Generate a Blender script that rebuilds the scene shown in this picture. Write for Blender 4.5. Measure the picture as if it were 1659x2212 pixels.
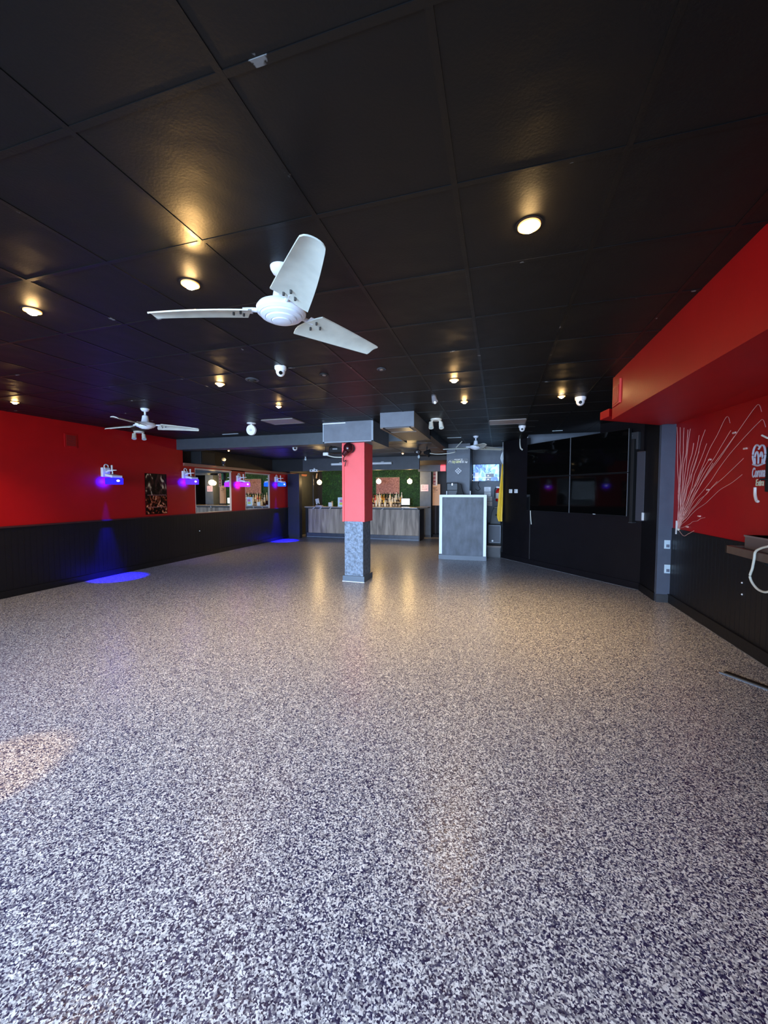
import bpy, bmesh, math, random
from mathutils import Vector, Matrix
random.seed(7)
S = bpy.context.scene
C = S.collection
for o in list(bpy.data.objects): bpy.data.objects.remove(o)

# ---------------------------------------------------------------- camera
HC = 1.52; FPX = 840.0
PITCH = math.atan(41/FPX); YAW = math.atan(248.5/math.hypot(FPX, 41))
cd = bpy.data.cameras.new('camera'); cam = bpy.data.objects.new('camera', cd); C.objects.link(cam)
cam.location = (0, 0, HC); cam.rotation_euler = (math.pi/2-PITCH, 0, YAW)
cd.sensor_fit = 'VERTICAL'; cd.sensor_height = 24; cd.lens = 24*FPX/2212; cd.clip_start = .02
S.camera = cam
# ---------------------------------------------------------------- light and exposure
S.view_settings.view_transform = 'Standard'; S.view_settings.look = 'None'
S.view_settings.exposure = 0.0; S.view_settings.gamma = 1; S.view_settings.use_curve_mapping = False
w = bpy.data.worlds.new('world'); S.world = w; w.use_nodes = True
w.node_tree.nodes['Background'].inputs[0].default_value = (.5, .68, 1, 1)
w.node_tree.nodes['Background'].inputs[1].default_value = .6
DAY = (.48, .68, 1.0); WARM = (1.0, .68, .29)
def lamp(name, kind, loc, energy, col, aim=None, **kw):
    l = bpy.data.lights.new(name, kind); l.energy = energy; l.color = col
    for k, v in kw.items(): setattr(l, k, v)
    o = bpy.data.objects.new(name, l); C.objects.link(o); o.location = loc
    if aim is not None: o.rotation_euler = (Vector(aim)-Vector(loc)).to_track_quat('-Z', 'Y').to_euler()
    return o
# daylight coming in through the glazed front behind the camera
lamp('daylight', 'AREA', (-2.6, -1.95, 1.35), 455, DAY, (-2.5, 3, .62), shape='RECTANGLE', size=5.8, size_y=2.1, spread=math.radians(84))

# ---------------------------------------------------------------- pixel helpers (a pixel of the photo met with a known plane)
def ray(x, y):
    r = x-829.5; u = 1106-y
    fy = FPX*math.cos(PITCH)+u*math.sin(PITCH); z = -FPX*math.sin(PITCH)+u*math.cos(PITCH)
    return Vector((r*math.cos(YAW)-fy*math.sin(YAW), r*math.sin(YAW)+fy*math.cos(YAW), z))
def onz(x, y, z=2.7): d = ray(x, y); return d*((z-HC)/d.z)+Vector((0, 0, HC))
def onX(x, y, X): d = ray(x, y); return d*(X/d.x)+Vector((0, 0, HC))
def onY(x, y, Y): d = ray(x, y); return d*(Y/d.y)+Vector((0, 0, HC))

# ---------------------------------------------------------------- materials
def srgb(r, g, b):
    f = lambda c: (c/255/12.92) if c/255 <= .04045 else ((c/255+.055)/1.055)**2.4
    return (f(r), f(g), f(b), 1)
MATS = {}
def mat(name, col, rough=.5, metal=0, var=0, vscale=8, bump=0, bscale=40, em=None, es=0, spec=.5, stretch=(1, 1, 1), coat=0, alpha=None, trans=0):
    if name in MATS: return MATS[name]
    m = bpy.data.materials.new(name); m.use_nodes = True; nt = m.node_tree; b = nt.nodes['Principled BSDF']
    b.inputs['Base Color'].default_value = col; b.inputs['Roughness'].default_value = rough
    b.inputs['Metallic'].default_value = metal; b.inputs['Specular IOR Level'].default_value = spec
    b.inputs['Coat Weight'].default_value = coat; b.inputs['Transmission Weight'].default_value = trans
    if em: b.inputs['Emission Color'].default_value = em; b.inputs['Emission Strength'].default_value = es
    tc = nt.nodes.new('ShaderNodeTexCoord'); mp = nt.nodes.new('ShaderNodeMapping'); mp.inputs['Scale'].default_value = stretch
    nt.links.new(tc.outputs['Object'], mp.inputs['Vector'])
    if var:
        n = nt.nodes.new('ShaderNodeTexNoise'); n.inputs['Scale'].default_value = vscale; n.inputs['Detail'].default_value = 6
        nt.links.new(mp.outputs[0], n.inputs['Vector'])
        r = nt.nodes.new('ShaderNodeValToRGB'); r.color_ramp.elements[0].position = .3; r.color_ramp.elements[1].position = .7
        r.color_ramp.elements[0].color = [c*(1-var) for c in col[:3]]+[1]; r.color_ramp.elements[1].color = [min(1, c*(1+var)) for c in col[:3]]+[1]
        nt.links.new(n.outputs['Fac'], r.inputs[0]); nt.links.new(r.outputs[0], b.inputs['Base Color'])
    if bump:
        n2 = nt.nodes.new('ShaderNodeTexNoise'); n2.inputs['Scale'].default_value = bscale; n2.inputs['Detail'].default_value = 4
        nt.links.new(mp.outputs[0], n2.inputs['Vector'])
        bp = nt.nodes.new('ShaderNodeBump'); bp.inputs['Strength'].default_value = bump; bp.inputs['Distance'].default_value = .01
        nt.links.new(n2.outputs['Fac'], bp.inputs['Height']); nt.links.new(bp.outputs[0], b.inputs['Normal'])
    MATS[name] = m; return m
RED = mat('red_wall_paint', srgb(172, 10, 16), .45, spec=.3, var=.06, vscale=3, bump=.08, bscale=60)
REDCOL = mat('red_column_paint', srgb(232, 78, 76), .5, var=.05, vscale=6, bump=.1, bscale=50)
BLACK = mat('black_wall_paint', srgb(17, 15, 18), .42, spec=.4, var=.15, vscale=5, bump=.1, bscale=30)
BLACKM = mat('matte_black', srgb(18, 18, 19), .7)
GREY = mat('slate_grey_paint', srgb(96, 102, 110), .55, var=.12, vscale=7, bump=.12, bscale=50)
DGREY = mat('dark_grey_paint', srgb(58, 60, 64), .5, var=.15, vscale=6)
ROUGHGREY = mat('rough_grey_stucco', srgb(104, 118, 134), .45, var=.5, vscale=22, bump=1.0, bscale=26)
SLATE = mat('smeared_chalk_panel', srgb(70, 76, 86), .5, var=.5, vscale=5, bump=.15, bscale=20, stretch=(1.6, 1, .7))
WHITE = mat('white_plastic', srgb(232, 234, 234), .4)
WHITEP = mat('white_paint_trim', srgb(240, 246, 248), .45)
BLADE = mat('aged_white_blade', srgb(206, 210, 196), .5, var=.12, vscale=9)
BROWNW = mat('brown_upper_wall', srgb(58, 46, 38), .6, var=.1)
LEDGE = mat('ledge_wood', srgb(140, 92, 80), .3, var=.15, vscale=6, stretch=(1, .2, 1))
METAL = mat('brushed_metal', srgb(150, 150, 150), .35, metal=.9)
SEAL = ramp_mat_later = mat('old_sealant', srgb(120, 122, 124), .5, var=.6, vscale=4)
GLOSSB = mat('glossy_black_glass', (.002, .002, .002, 1), .05, spec=.3)
MIRROR = mat('mirror_glass', (.8, .82, .82, 1), .02, metal=1)
CABW = mat('white_cable', srgb(222, 222, 205), .5)
WIRE = mat('pale_wire', srgb(226, 170, 160), .5)
DOT = mat('dark_dot', srgb(60, 58, 54), .6)
BULB = mat('lit_lamp_lens', (1, .8, .5, 1), .4, em=(1.0, .62, .24, 1), es=260)
BULBS = mat('small_lit_lamp_lens', (1, .8, .5, 1), .4, em=(1.0, .78, .42, 1), es=14)
GLOBE = mat('glowing_globe', (1, .85, .6, 1), .3, em=(1.0, .66, .27, 1), es=26)

def ceiling_mat(name, rough, chips, sx=1, sy=1, spec=.25, wave=.02):
    m = bpy.data.materials.new(name); m.use_nodes = True; nt = m.node_tree; b = nt.nodes['Principled BSDF']
    b.inputs['Roughness'].default_value = rough; b.inputs['Specular IOR Level'].default_value = spec
    tc = nt.nodes.new('ShaderNodeTexCoord'); mp = nt.nodes.new('ShaderNodeMapping'); mp.inputs['Scale'].default_value = (sx, sy, 1)
    nt.links.new(tc.outputs['Object'], mp.inputs[0])
    n = nt.nodes.new('ShaderNodeTexNoise'); n.inputs['Scale'].default_value = 90; n.inputs['Detail'].default_value = 3
    n2 = nt.nodes.new('ShaderNodeTexNoise'); n2.inputs['Scale'].default_value = 3.0; n2.inputs['Detail'].default_value = 2
    nt.links.new(tc.outputs['Object'], n.inputs['Vector']); nt.links.new(mp.outputs[0], n2.inputs['Vector'])
    b1 = nt.nodes.new('ShaderNodeBump'); b1.inputs['Strength'].default_value = .35; b1.inputs['Distance'].default_value = .002
    b2 = nt.nodes.new('ShaderNodeBump'); b2.inputs['Strength'].default_value = .6 if wave == .02 else 1; b2.inputs['Distance'].default_value = wave
    nt.links.new(n.outputs['Fac'], b1.inputs['Height']); nt.links.new(n2.outputs['Fac'], b2.inputs['Height'])
    nt.links.new(b2.outputs[0], b1.inputs['Normal']); nt.links.new(b1.outputs[0], b.inputs['Normal'])
    r = nt.nodes.new('ShaderNodeValToRGB'); e = r.color_ramp.elements
    e[0].color = srgb(17, 16, 16); e[0].position = chips; e[1].color = srgb(120, 120, 118); e[1].position = chips+.015
    n3 = nt.nodes.new('ShaderNodeTexNoise'); n3.inputs['Scale'].default_value = 7; n3.inputs['Detail'].default_value = 5
    nt.links.new(tc.outputs['Object'], n3.inputs['Vector']); nt.links.new(n3.outputs['Fac'], r.inputs[0]); nt.links.new(r.outputs[0], b.inputs['Base Color'])
    return m
CEIL = ceiling_mat('black_ceiling_tile', .5, .77)
CEILB = ceiling_mat('black_ceiling_bar', .4, .68)
CEILL = ceiling_mat('glossy_black_lower_ceiling', .36, .9, .35, 4, spec=1.0, wave=.03)

def floor_mat():
    m = bpy.data.materials.new('flake_epoxy_floor'); m.use_nodes = True; nt = m.node_tree; b = nt.nodes['Principled BSDF']
    tc = nt.nodes.new('ShaderNodeTexCoord')
    ns = nt.nodes.new('ShaderNodeTexNoise'); ns.inputs['Scale'].default_value = 90; nt.links.new(tc.outputs['Object'], ns.inputs['Vector'])
    mx = nt.nodes.new('ShaderNodeMixRGB'); mx.blend_type = 'ADD'; mx.inputs[0].default_value = .010
    nt.links.new(tc.outputs['Object'], mx.inputs[1]); nt.links.new(ns.outputs['Color'], mx.inputs[2])
    v = nt.nodes.new('ShaderNodeTexVoronoi'); v.inputs['Scale'].default_value = 185; nt.links.new(mx.outputs[0], v.inputs['Vector'])
    sp = nt.nodes.new('ShaderNodeSeparateColor'); nt.links.new(v.outputs['Color'], sp.inputs[0])
    r = nt.nodes.new('ShaderNodeValToRGB'); r.color_ramp.interpolation = 'CONSTANT'; e = r.color_ramp.elements
    pal = [(0, (20, 22, 62)), (.19, (62, 63, 92)), (.36, (118, 117, 128)), (.54, (176, 174, 176)), (.74, (226, 224, 222))]
    e[0].position = 0; e[0].color = srgb(*pal[0][1]); e[1].position = pal[1][0]; e[1].color = srgb(*pal[1][1])
    for p, c in pal[2:]:
        k = e.new(p); k.color = srgb(*c)
    nt.links.new(sp.outputs[0], r.inputs[0])
    nl = nt.nodes.new('ShaderNodeTexNoise'); nl.inputs['Scale'].default_value = 26; nl.inputs['Detail'].default_value = 3; nt.links.new(tc.outputs['Object'], nl.inputs['Vector'])
    rl = nt.nodes.new('ShaderNodeValToRGB'); rl.color_ramp.elements[0].position = .35; rl.color_ramp.elements[1].position = .65
    rl.color_ramp.elements[0].color = (.72, .72, .74, 1); rl.color_ramp.elements[1].color = (1, 1, 1, 1)
    nt.links.new(nl.outputs['Fac'], rl.inputs[0])
    ml = nt.nodes.new('ShaderNodeMixRGB'); ml.blend_type = 'MULTIPLY'; ml.inputs[0].default_value = 1
    nt.links.new(r.outputs[0], ml.inputs[1]); nt.links.new(rl.outputs[0], ml.inputs[2]); nt.links.new(ml.outputs[0], b.inputs['Base Color'])
    b.inputs['Roughness'].default_value = .38; b.inputs['Coat Weight'].default_value = .3; b.inputs['Coat Roughness'].default_value = .2
    nb = nt.nodes.new('ShaderNodeTexNoise'); nb.inputs['Scale'].default_value = 45; nt.links.new(tc.outputs['Object'], nb.inputs['Vector'])
    bp = nt.nodes.new('ShaderNodeBump'); bp.inputs['Strength'].default_value = .35; bp.inputs['Distance'].default_value = .004
    nt.links.new(nb.outputs['Fac'], bp.inputs['Height']); nt.links.new(bp.outputs[0], b.inputs['Normal']); nt.links.new(bp.outputs[0], b.inputs['Coat Normal'])
    return m
FLOOR = floor_mat()

def wood_mat():
    m = bpy.data.materials.new('grey_oak_boards'); m.use_nodes = True; nt = m.node_tree; b = nt.nodes['Principled BSDF']; b.inputs['Roughness'].default_value = .5
    tc = nt.nodes.new('ShaderNodeTexCoord'); mp = nt.nodes.new('ShaderNodeMapping'); mp.inputs['Scale'].default_value = (7, 7, .8)
    nt.links.new(tc.outputs['Object'], mp.inputs[0])
    n = nt.nodes.new('ShaderNodeTexNoise'); n.inputs['Scale'].default_value = 1.3; n.inputs['Detail'].default_value = 7; n.inputs['Distortion'].default_value = .6
    nt.links.new(mp.outputs[0], n.inputs['Vector'])
    r = nt.nodes.new('ShaderNodeValToRGB'); e = r.color_ramp.elements; e[0].position = .3; e[0].color = srgb(104, 88, 74); e[1].position = .7; e[1].color = srgb(188, 168, 148)
    nt.links.new(n.outputs['Fac'], r.inputs[0]); nt.links.new(r.outputs[0], b.inputs['Base Color']); return m
WOOD = wood_mat()

def ramp_mat(name, stops, scale, rough=.4, em=0, kind='NOISE', detail=4, mp=(1, 1, 1), dist=0):
    m = bpy.data.materials.new(name); m.use_nodes = True; nt = m.node_tree; b = nt.nodes['Principled BSDF']; b.inputs['Roughness'].default_value = rough
    tc = nt.nodes.new('ShaderNodeTexCoord'); mm = nt.nodes.new('ShaderNodeMapping'); mm.inputs['Scale'].default_value = mp; nt.links.new(tc.outputs['Object'], mm.inputs[0])
    n = nt.nodes.new('ShaderNodeTexNoise'); n.inputs['Scale'].default_value = scale; n.inputs['Detail'].default_value = detail; n.inputs['Distortion'].default_value = dist
    nt.links.new(mm.outputs[0], n.inputs['Vector'])
    r = nt.nodes.new('ShaderNodeValToRGB'); e = r.color_ramp.elements
    e[0].position = stops[0][0]; e[0].color = srgb(*stops[0][1]); e[1].position = stops[1][0]; e[1].color = srgb(*stops[1][1])
    for p, c in stops[2:]:
        k = e.new(p); k.color = srgb(*c)
    nt.links.new(n.outputs['Fac'], r.inputs[0]); nt.links.new(r.outputs[0], b.inputs['Base Color'])
    if em: nt.links.new(r.outputs[0], b.inputs['Emission Color']); b.inputs['Emission Strength'].default_value = em
    return m

# ---------------------------------------------------------------- mesh helpers
def bx(bm, x0, x1, y0, y1, z0, z1):
    r = bmesh.ops.create_cube(bm, size=1)
    for v in r['verts']: v.co = Vector(((x0+x1)/2+v.co.x*(x1-x0), (y0+y1)/2+v.co.y*(y1-y0), (z0+z1)/2+v.co.z*(z1-z0)))
    return bm
def obx(bm, c, s, M=None):
    r = bmesh.ops.create_cube(bm, size=1)
    for v in r['verts']:
        p = Vector((v.co.x*s[0], v.co.y*s[1], v.co.z*s[2]))
        v.co = (M @ p if M else p)+Vector(c)
    return bm
def cyl(bm, p0, p1, r0, r1=None, seg=20):
    p0 = Vector(p0); p1 = Vector(p1); d = p1-p0; r1 = r0 if r1 is None else r1
    M = Matrix.Translation((p0+p1)/2) @ d.to_track_quat('Z', 'Y').to_matrix().to_4x4()
    bmesh.ops.create_cone(bm, cap_ends=True, segments=seg, radius1=r0, radius2=r1, depth=d.length, matrix=M); return bm
def sph(bm, c, r, sc=(1, 1, 1), seg=20):
    M = Matrix.Translation(c) @ Matrix.Diagonal((sc[0], sc[1], sc[2], 1))
    bmesh.ops.create_uvsphere(bm, u_segments=seg, v_segments=seg//2+2, radius=r, matrix=M); return bm
def lathe(bm, prof, c=(0, 0, 0), seg=28, M=None):
    rings = []
    for r, z in prof:
        ring = []
        for i in range(seg):
            a = 2*math.pi*i/seg; p = Vector((r*math.cos(a), r*math.sin(a), z))
            if M: p = M @ p
            ring.append(bm.verts.new(p+Vector(c)))
        rings.append(ring)
    for a, b in zip(rings, rings[1:]):
        for i in range(seg): bm.faces.new((a[i], a[(i+1) % seg], b[(i+1) % seg], b[i]))
    bm.faces.new(rings[0][::-1]); bm.faces.new(rings[-1]); return bm
def tube(bm, pts, r, seg=8):
    pts = [Vector(p) for p in pts]; rings = []
    for i, p in enumerate(pts):
        t = (pts[min(i+1, len(pts)-1)]-pts[max(i-1, 0)]).normalized()
        q = t.to_track_quat('Z', 'Y')
        rings.append([bm.verts.new(p+q @ Vector((r*math.cos(2*math.pi*k/seg), r*math.sin(2*math.pi*k/seg), 0))) for k in range(seg)])
    for a, b in zip(rings, rings[1:]):
        for i in range(seg): bm.faces.new((a[i], a[(i+1) % seg], b[(i+1) % seg], b[i]))
    bm.faces.new(rings[0][::-1]); bm.faces.new(rings[-1]); return bm
def smooth_path(pts, n=8):
    pts = [Vector(p) for p in pts]; out = []
    P = [2*pts[0]-pts[1]]+pts+[2*pts[-1]-pts[-2]]
    for i in range(1, len(P)-2):
        for k in range(n):
            t = k/n; a, b, c, d = P[i-1], P[i], P[i+1], P[i+2]
            out.append(.5*((2*b)+(c-a)*t+(2*a-5*b+4*c-d)*t*t+(3*b-3*c+d-a)*t**3))
    out.append(pts[-1]); return out
def prism(bm, poly, d):
    d = Vector(d); a = [bm.verts.new(Vector(p)) for p in poly]; b = [bm.verts.new(Vector(p)+d) for p in poly]; n = len(poly)
    bm.faces.new(a); bm.faces.new(b[::-1])
    for i in range(n): bm.faces.new((a[i], b[i], b[(i+1) % n], a[(i+1) % n]))
    return bm
NB = bmesh.new
def obj(name, bm, m, parent=None, smooth=False, bevel=0, loc=None):
    bmesh.ops.recalc_face_normals(bm, faces=bm.faces)
    me = bpy.data.meshes.new(name); bm.to_mesh(me); bm.free(); me.materials.append(m)
    o = bpy.data.objects.new(name, me); C.objects.link(o)
    if parent: o.parent = parent
    if loc: o.location = loc
    if smooth:
        for p in me.polygons: p.use_smooth = True
        try: me.set_sharp_from_angle(angle=math.radians(40))
        except Exception: pass
    if bevel:
        b = o.modifiers.new('bevel', 'BEVEL'); b.width = bevel; b.segments = 2; b.limit_method = 'ANGLE'
    return o
def tag(o, label, cat, group=None):
    o['label'] = label; o['category'] = cat
    if group: o['group'] = group
    return o
def thing(name, label, cat, loc=(0, 0, 0), rz=0, group=None):
    o = bpy.data.objects.new(name, None); C.objects.link(o); o.location = loc; o.rotation_euler = (0, 0, rz); o.empty_display_size = .1
    return tag(o, label, cat, group)
def struct(name, bm, m, parent=None, **k):
    o = obj(name, bm, m, parent, **k)
    if not parent: o['kind'] = 'structure'
    return o
def dup(root, loc=None, rot=None, label=None, parent=None):
    r = root.copy(); C.objects.link(r)
    if parent: r.parent = parent
    if loc is not None: r.location = loc
    if rot is not None: r.rotation_euler = rot
    if label: r['label'] = label
    for ch in root.children:
        c = ch.copy(); C.objects.link(c); c.parent = r
        for g in ch.children:
            d = g.copy(); C.objects.link(d); d.parent = c
    return r
def text(name, s, size, m, parent, loc, rot, extrude=.002, sx=1, shear=0, align='CENTER'):
    cu = bpy.data.curves.new(name, 'FONT'); cu.body = s; cu.size = size; cu.extrude = extrude; cu.align_x = align; cu.align_y = 'CENTER'; cu.shear = shear
    cu.offset = size*.012
    t = bpy.data.objects.new(name, cu); C.objects.link(t)
    dg = bpy.context.evaluated_depsgraph_get(); me = bpy.data.meshes.new_from_object(t.evaluated_get(dg))
    bpy.data.objects.remove(t); me.materials.clear(); me.materials.append(m)
    o = bpy.data.objects.new(name, me); C.objects.link(o); o.parent = parent; o.location = loc; o.rotation_euler = rot; o.scale = (sx, 1, 1)
    return o

# ================================================================ SETTING
CZ = 2.7; XL = -6.85; XR = 2.3
struct('floor', bx(NB(), -7.3, 3.0, -2.2, 14.9, -.1, 0), FLOOR)
# main ceiling (with the notch behind the angled wall)
bm = NB(); prism(bm, [(-7.1, -2.2, CZ), (3.0, -2.2, CZ), (3.0, 8.46, CZ), (.56, 8.46, CZ), (.56, 10.6, CZ), (-1.1, 10.6, CZ), (-1.1, 14.9, CZ), (-1.3, 14.9, CZ), (-1.3, 7.0, CZ), (-7.1, 7.0, CZ)], (0, 0, .12))
ceil = struct('ceiling', bm, CEIL)
bm = NB()
gx = [-.18+.588*k for k in range(-12, 6)]; gy = [1.568+.588*k for k in range(-6, 16)]
for x in gx:
    if x > XR: continue
    y1 = 7.0 if x < -1.3 else (8.44 if x > .56 else 10.4)
    bx(bm, x-.011, x+.011, -1.9, y1, CZ-.003, CZ+.001)
for y in gy:
    x0, x1 = XL, XR
    if y > 7.0: x0 = -1.29
    if y > 6.8: x1 = .6
    if y > 8.4: x1 = .1
    if y > 10.3: continue
    bx(bm, x0, x1, y-.011, y+.011, CZ-.0028, CZ+.001)
struct('ceiling_grid', bm, CEILB, ceil)
struct('ceiling_lower', prism(NB(), [(-7.1, 7.2, 2.58), (-1.32, 7.2, 2.58), (-1.32, 11.2, 2.58), (-7.1, 11.2, 2.58)], (0, 0, .12)), CEILL)
bm = NB()
for x in (-6.0, -4.8, -3.6, -2.4): bx(bm, x-.012, x+.012, 7.32, 11.0, 2.576, 2.581)
for y in (8.2, 9.1, 10.0): bx(bm, -7.0, -1.34, y-.012, y+.012, 2.5765, 2.581)
struct('ceiling_lower_joint', bm, CEILL, bpy.data.objects['ceiling_lower'])
struct('ceiling_bar', bx(NB(), -7.1, -1.1, 11.05, 14.9, 2.45, 2.57), BROWNW)
struct('ceiling_recess', bx(NB(), .0, 3.0, 8.47, 10.0, 3.05, 3.15), BLACKM)
struct('trim_1', bx(NB(), -7.1, -1.7, 7.0, 7.3, 2.475, 2.82), mat('bulkhead_grey', srgb(66, 72, 76), .5, var=.1))            # bulkhead across the room
struct('trim_2', bx(NB(), -1.34, -1.19, 6.9, 12.9, 2.55, 2.7), BLACK)          # side of the dropped ceiling
# walls
struct('wall_left', bx(NB(), XL-.12, XL, -2.0, 7.17, 1.03, CZ), RED)
bm = NB()
for a, b in ((7.17, 7.52), (8.81, 9.40), (10.62, 11.7)): bx(bm, XL-.12, XL, a, b, 1.03, 2.2)
bx(bm, XL-.12, XL-.03, 7.5, 10.7, 1.03, 2.2); bx(bm, XL-.12, XL, 7.5, 10.7, 2.11, 2.2)
struct('wall_left_piers', bm, RED)
struct('wall_left_upper', bx(NB(), -7.2, -7.0, 7.17, 13.95, 2.2, 2.6), BROWNW)
bm = NB(); bx(bm, XL-.12, XL+.012, -2.0, 11.7, .0, 1.02)
y = -1.95
while y < 11.6:
    bx(bm, XL+.011, XL+.0135, y, y+.072, .11, 1.0); y += .08
struct('wall_left_wainscot', bm, BLACK)
struct('trim_3', bx(NB(), XL-.02, XL+.035, -2.0, 11.7, 1.015, 1.04), mat('dado_cap', srgb(70, 34, 34), .25))
struct('baseboard_left', bx(NB(), XL, XL+.03, -2.0, 11.68, 0, .10), BLACK)
bm = NB(); bx(bm, XL-.2, XL+.05, 7.17, 13.0, 2.165, 2.2); bx(bm, XL-.02, XL+.03, 7.17, 13.0, 2.135, 2.165)
struct('trim_4', bm, LEDGE)
bm = NB(); bx(bm, XL, -6.42, 11.7, 11.88, 0, 2.165)
y = -6.84
while y < -6.45:
    bx(bm, y, y+.05, 11.694, 11.702, .1, 1.05); y += .056
struct('wall_stub', bm, mat('blue_lit_black_paint', srgb(34, 34, 48), .5))  # black paint, with the navy cast of the blue light put into its colour
struct('wall_bar_left', bx(NB(), XL-.12, XL-.02, 11.88, 14.0, 0, 2.45), DGREY)
# back of the bar
struct('wall_back', bx(NB(), -7.2, -2.6, 13.98, 14.1, 0, 2.45), mat('back_wall_dark', srgb(40, 34, 32), .6))
struct('wall_hallway', bx(NB(), -2.75, .2, 14.5, 14.6, 0, 2.7), mat('hallway_wall', srgb(52, 46, 46), .6, var=.1))
struct('wall_hallway_side', bx(NB(), -1.23, -1.15, 10.6, 14.5, 0, 2.7), BLACK)
struct('trim_5', bx(NB(), -5.9, -2.2, 11.0, 11.1, 2.2, 2.6), DGREY)              # fascia over the bar
struct('trim_6', bx(NB(), -7.1, -5.9, 11.02, 11.1, 2.2, 2.6), BLACKM)
struct('trim_7', bx(NB(), -2.62, -1.235, 12.9, 13.05, 2.24, 2.68), GREY)
# DJ corner walls
struct('wall_sign_pier', bx(NB(), -1.225, -.675, 9.5, 10.6, 0, CZ), GREY)
struct('wall_back_corner', bx(NB(), -.675, .2, 10.45, 10.57, 0, CZ), GREY)
struct('wall_corner_side', bx(NB(), .094, .2, 9.6, 10.45, 0, CZ), DGREY)
A = Vector((.094, 9.48, 0)); B = Vector((2.148, 6.912, 0)); DW = (B-A).normalized(); NW = Vector((-.78092814, -.62462087, 0)); LW = (B-A).length
def aw(s, off, z): p = A+DW*s+NW*off; return Vector((p.x, p.y, z))
def abox(bm, s0, s1, o0, o1, z0, z1): return prism(bm, [aw(s0, o0, z0), aw(s1, o0, z0), aw(s1, o1, z0), aw(s0, o1, z0)], (0, 0, z1-z0))
def onw(x, y, off=0):
    r = ray(x, y); P0 = A+NW*off; t = P0.dot(NW)/(r.x*NW.x+r.y*NW.y); P = r*t
    return (P-A).dot(DW), P.z+HC
bm = NB(); abox(bm, 0, .74, -.1, 0, 0, CZ); abox(bm, .74, .862, -.1, 0, 0, 2.5); abox(bm, .882, LW+.02, -.1, 0, 0, 2.5); abox(bm, .86, .885, -.1, -.02, 0, 2.5)
abox(bm, 2.5, LW+.02, -.1, 0, 2.5, 2.72)
struct('wall_angled', bm, BLACK)
struct('wall_recess', bx(NB(), .6, 3.0, 9.2, 9.3, 2.0, 3.1), GREY)
bm = NB(); abox(bm, .0, LW-.01, 0, .02, 0, .11)
struct('baseboard_angled', bm, BLACK)
struct('baseboard_angled_sealant', (lambda b: abox(b, .0, LW-.01, .02, .024, 0, .003))(NB()), SEAL)
struct('trim_8', (lambda b: abox(b, .866, .878, -.001, .006, 0, 1.1))(NB()), METAL)
struct('wall_return', bx(NB(), 2.135, 2.5, 6.31, 6.93, 0, 2.6), BLACK)
struct('baseboard_return', bx(NB(), 2.112, 2.135, 6.29, 6.9, 0, .11), BLACK)
bm = NB(); bx(bm, 2.128, 2.42, 6.24, 6.31, 0, 2.6)
struct('wall_pilaster', bm, mat('blue_grey_pilaster', srgb(82, 90, 106), .42, var=.1, vscale=5, bump=.1))
struct('baseboard_pilaster', bx(NB(), 2.12, 2.3, 6.22, 6.24, 0, .11), DGREY)
struct('wall_right', bx(NB(), XR, XR+.12, -2.0, 6.3, 1.04, CZ), RED)
bm = NB(); bx(bm, XR-.012, XR+.12, -2.0, 6.3, 0, 1.04)
y = -1.95
while y < 6.2:
    bx(bm, XR-.0135, XR-.011, y, y+.072, .11, 1.02); y += .08
struct('wall_right_wainscot', bm, BLACK)
struct('baseboard_right', bx(NB(), XR-.035, XR-.012, -2.0, 6.24, 0, .12), BLACK)
struct('baseboard_right_sealant', bx(NB(), XR-.040, XR-.034, -2.0, 6.22, 0, .003), SEAL)
# red soffit along the right wall
bm = NB()
vs = [(1.11, -2.0, 2.15), (1.11, 4.57, 2.28), (XR, 6.3, 2.46), (XR, -2.0, 2.19)]
bot = [bm.verts.new(v) for v in vs]; top = [bm.verts.new((v[0], v[1], CZ)) for v in vs]
bm.faces.new(bot); bm.faces.new(top[::-1])
for i in range(4): bm.faces.new((bot[i], top[i], top[(i+1) % 4], bot[(i+1) % 4]))
struct('trim_9', bm, RED)
bm = NB(); prism(bm, [(1.09, 4.60, 2.32), (2.28, 6.31, 2.475), (2.28, 6.5, 2.475), (1.04, 4.75, 2.31)], (0, 0, .08)); struct('trim_10', bm, RED)
# street front behind the camera: piers, sill, head and glazing
bm = NB(); bx(bm, -7.1, 3.0, -1.9, -1.75, 0, .3); bx(bm, -7.1, 3.0, -1.9, -1.75, 2.4, CZ)
for x in (-7.1, -5.9, -3.35, -.8, 1.75): bx(bm, x, x+(.12 if x > -7 else 1.2), -1.9, -1.75, .3, 2.4)
bx(bm, 1.85, 3.0, -1.9, -1.75, .3, 2.4)
struct('wall_front', bm, BLACK)
GL = bpy.data.materials.new('window_glass'); GL.use_nodes = True; nt = GL.node_tree; nt.nodes.clear()
_o = nt.nodes.new('ShaderNodeOutputMaterial'); _m = nt.nodes.new('ShaderNodeMixShader'); _t = nt.nodes.new('ShaderNodeBsdfTransparent'); _g = nt.nodes.new('ShaderNodeBsdfGlossy')
_m.inputs[0].default_value = .07; _g.inputs['Roughness'].default_value = .02
nt.links.new(_t.outputs[0], _m.inputs[1]); nt.links.new(_g.outputs[0], _m.inputs[2]); nt.links.new(_m.outputs[0], _o.inputs[0])
for i, x in enumerate((-5.78, -3.23, -.68)):
    o = struct('window_%d' % (i+1), bx(NB(), x, x+2.43, -1.83, -1.82, .3, 2.4), GL)

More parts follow.
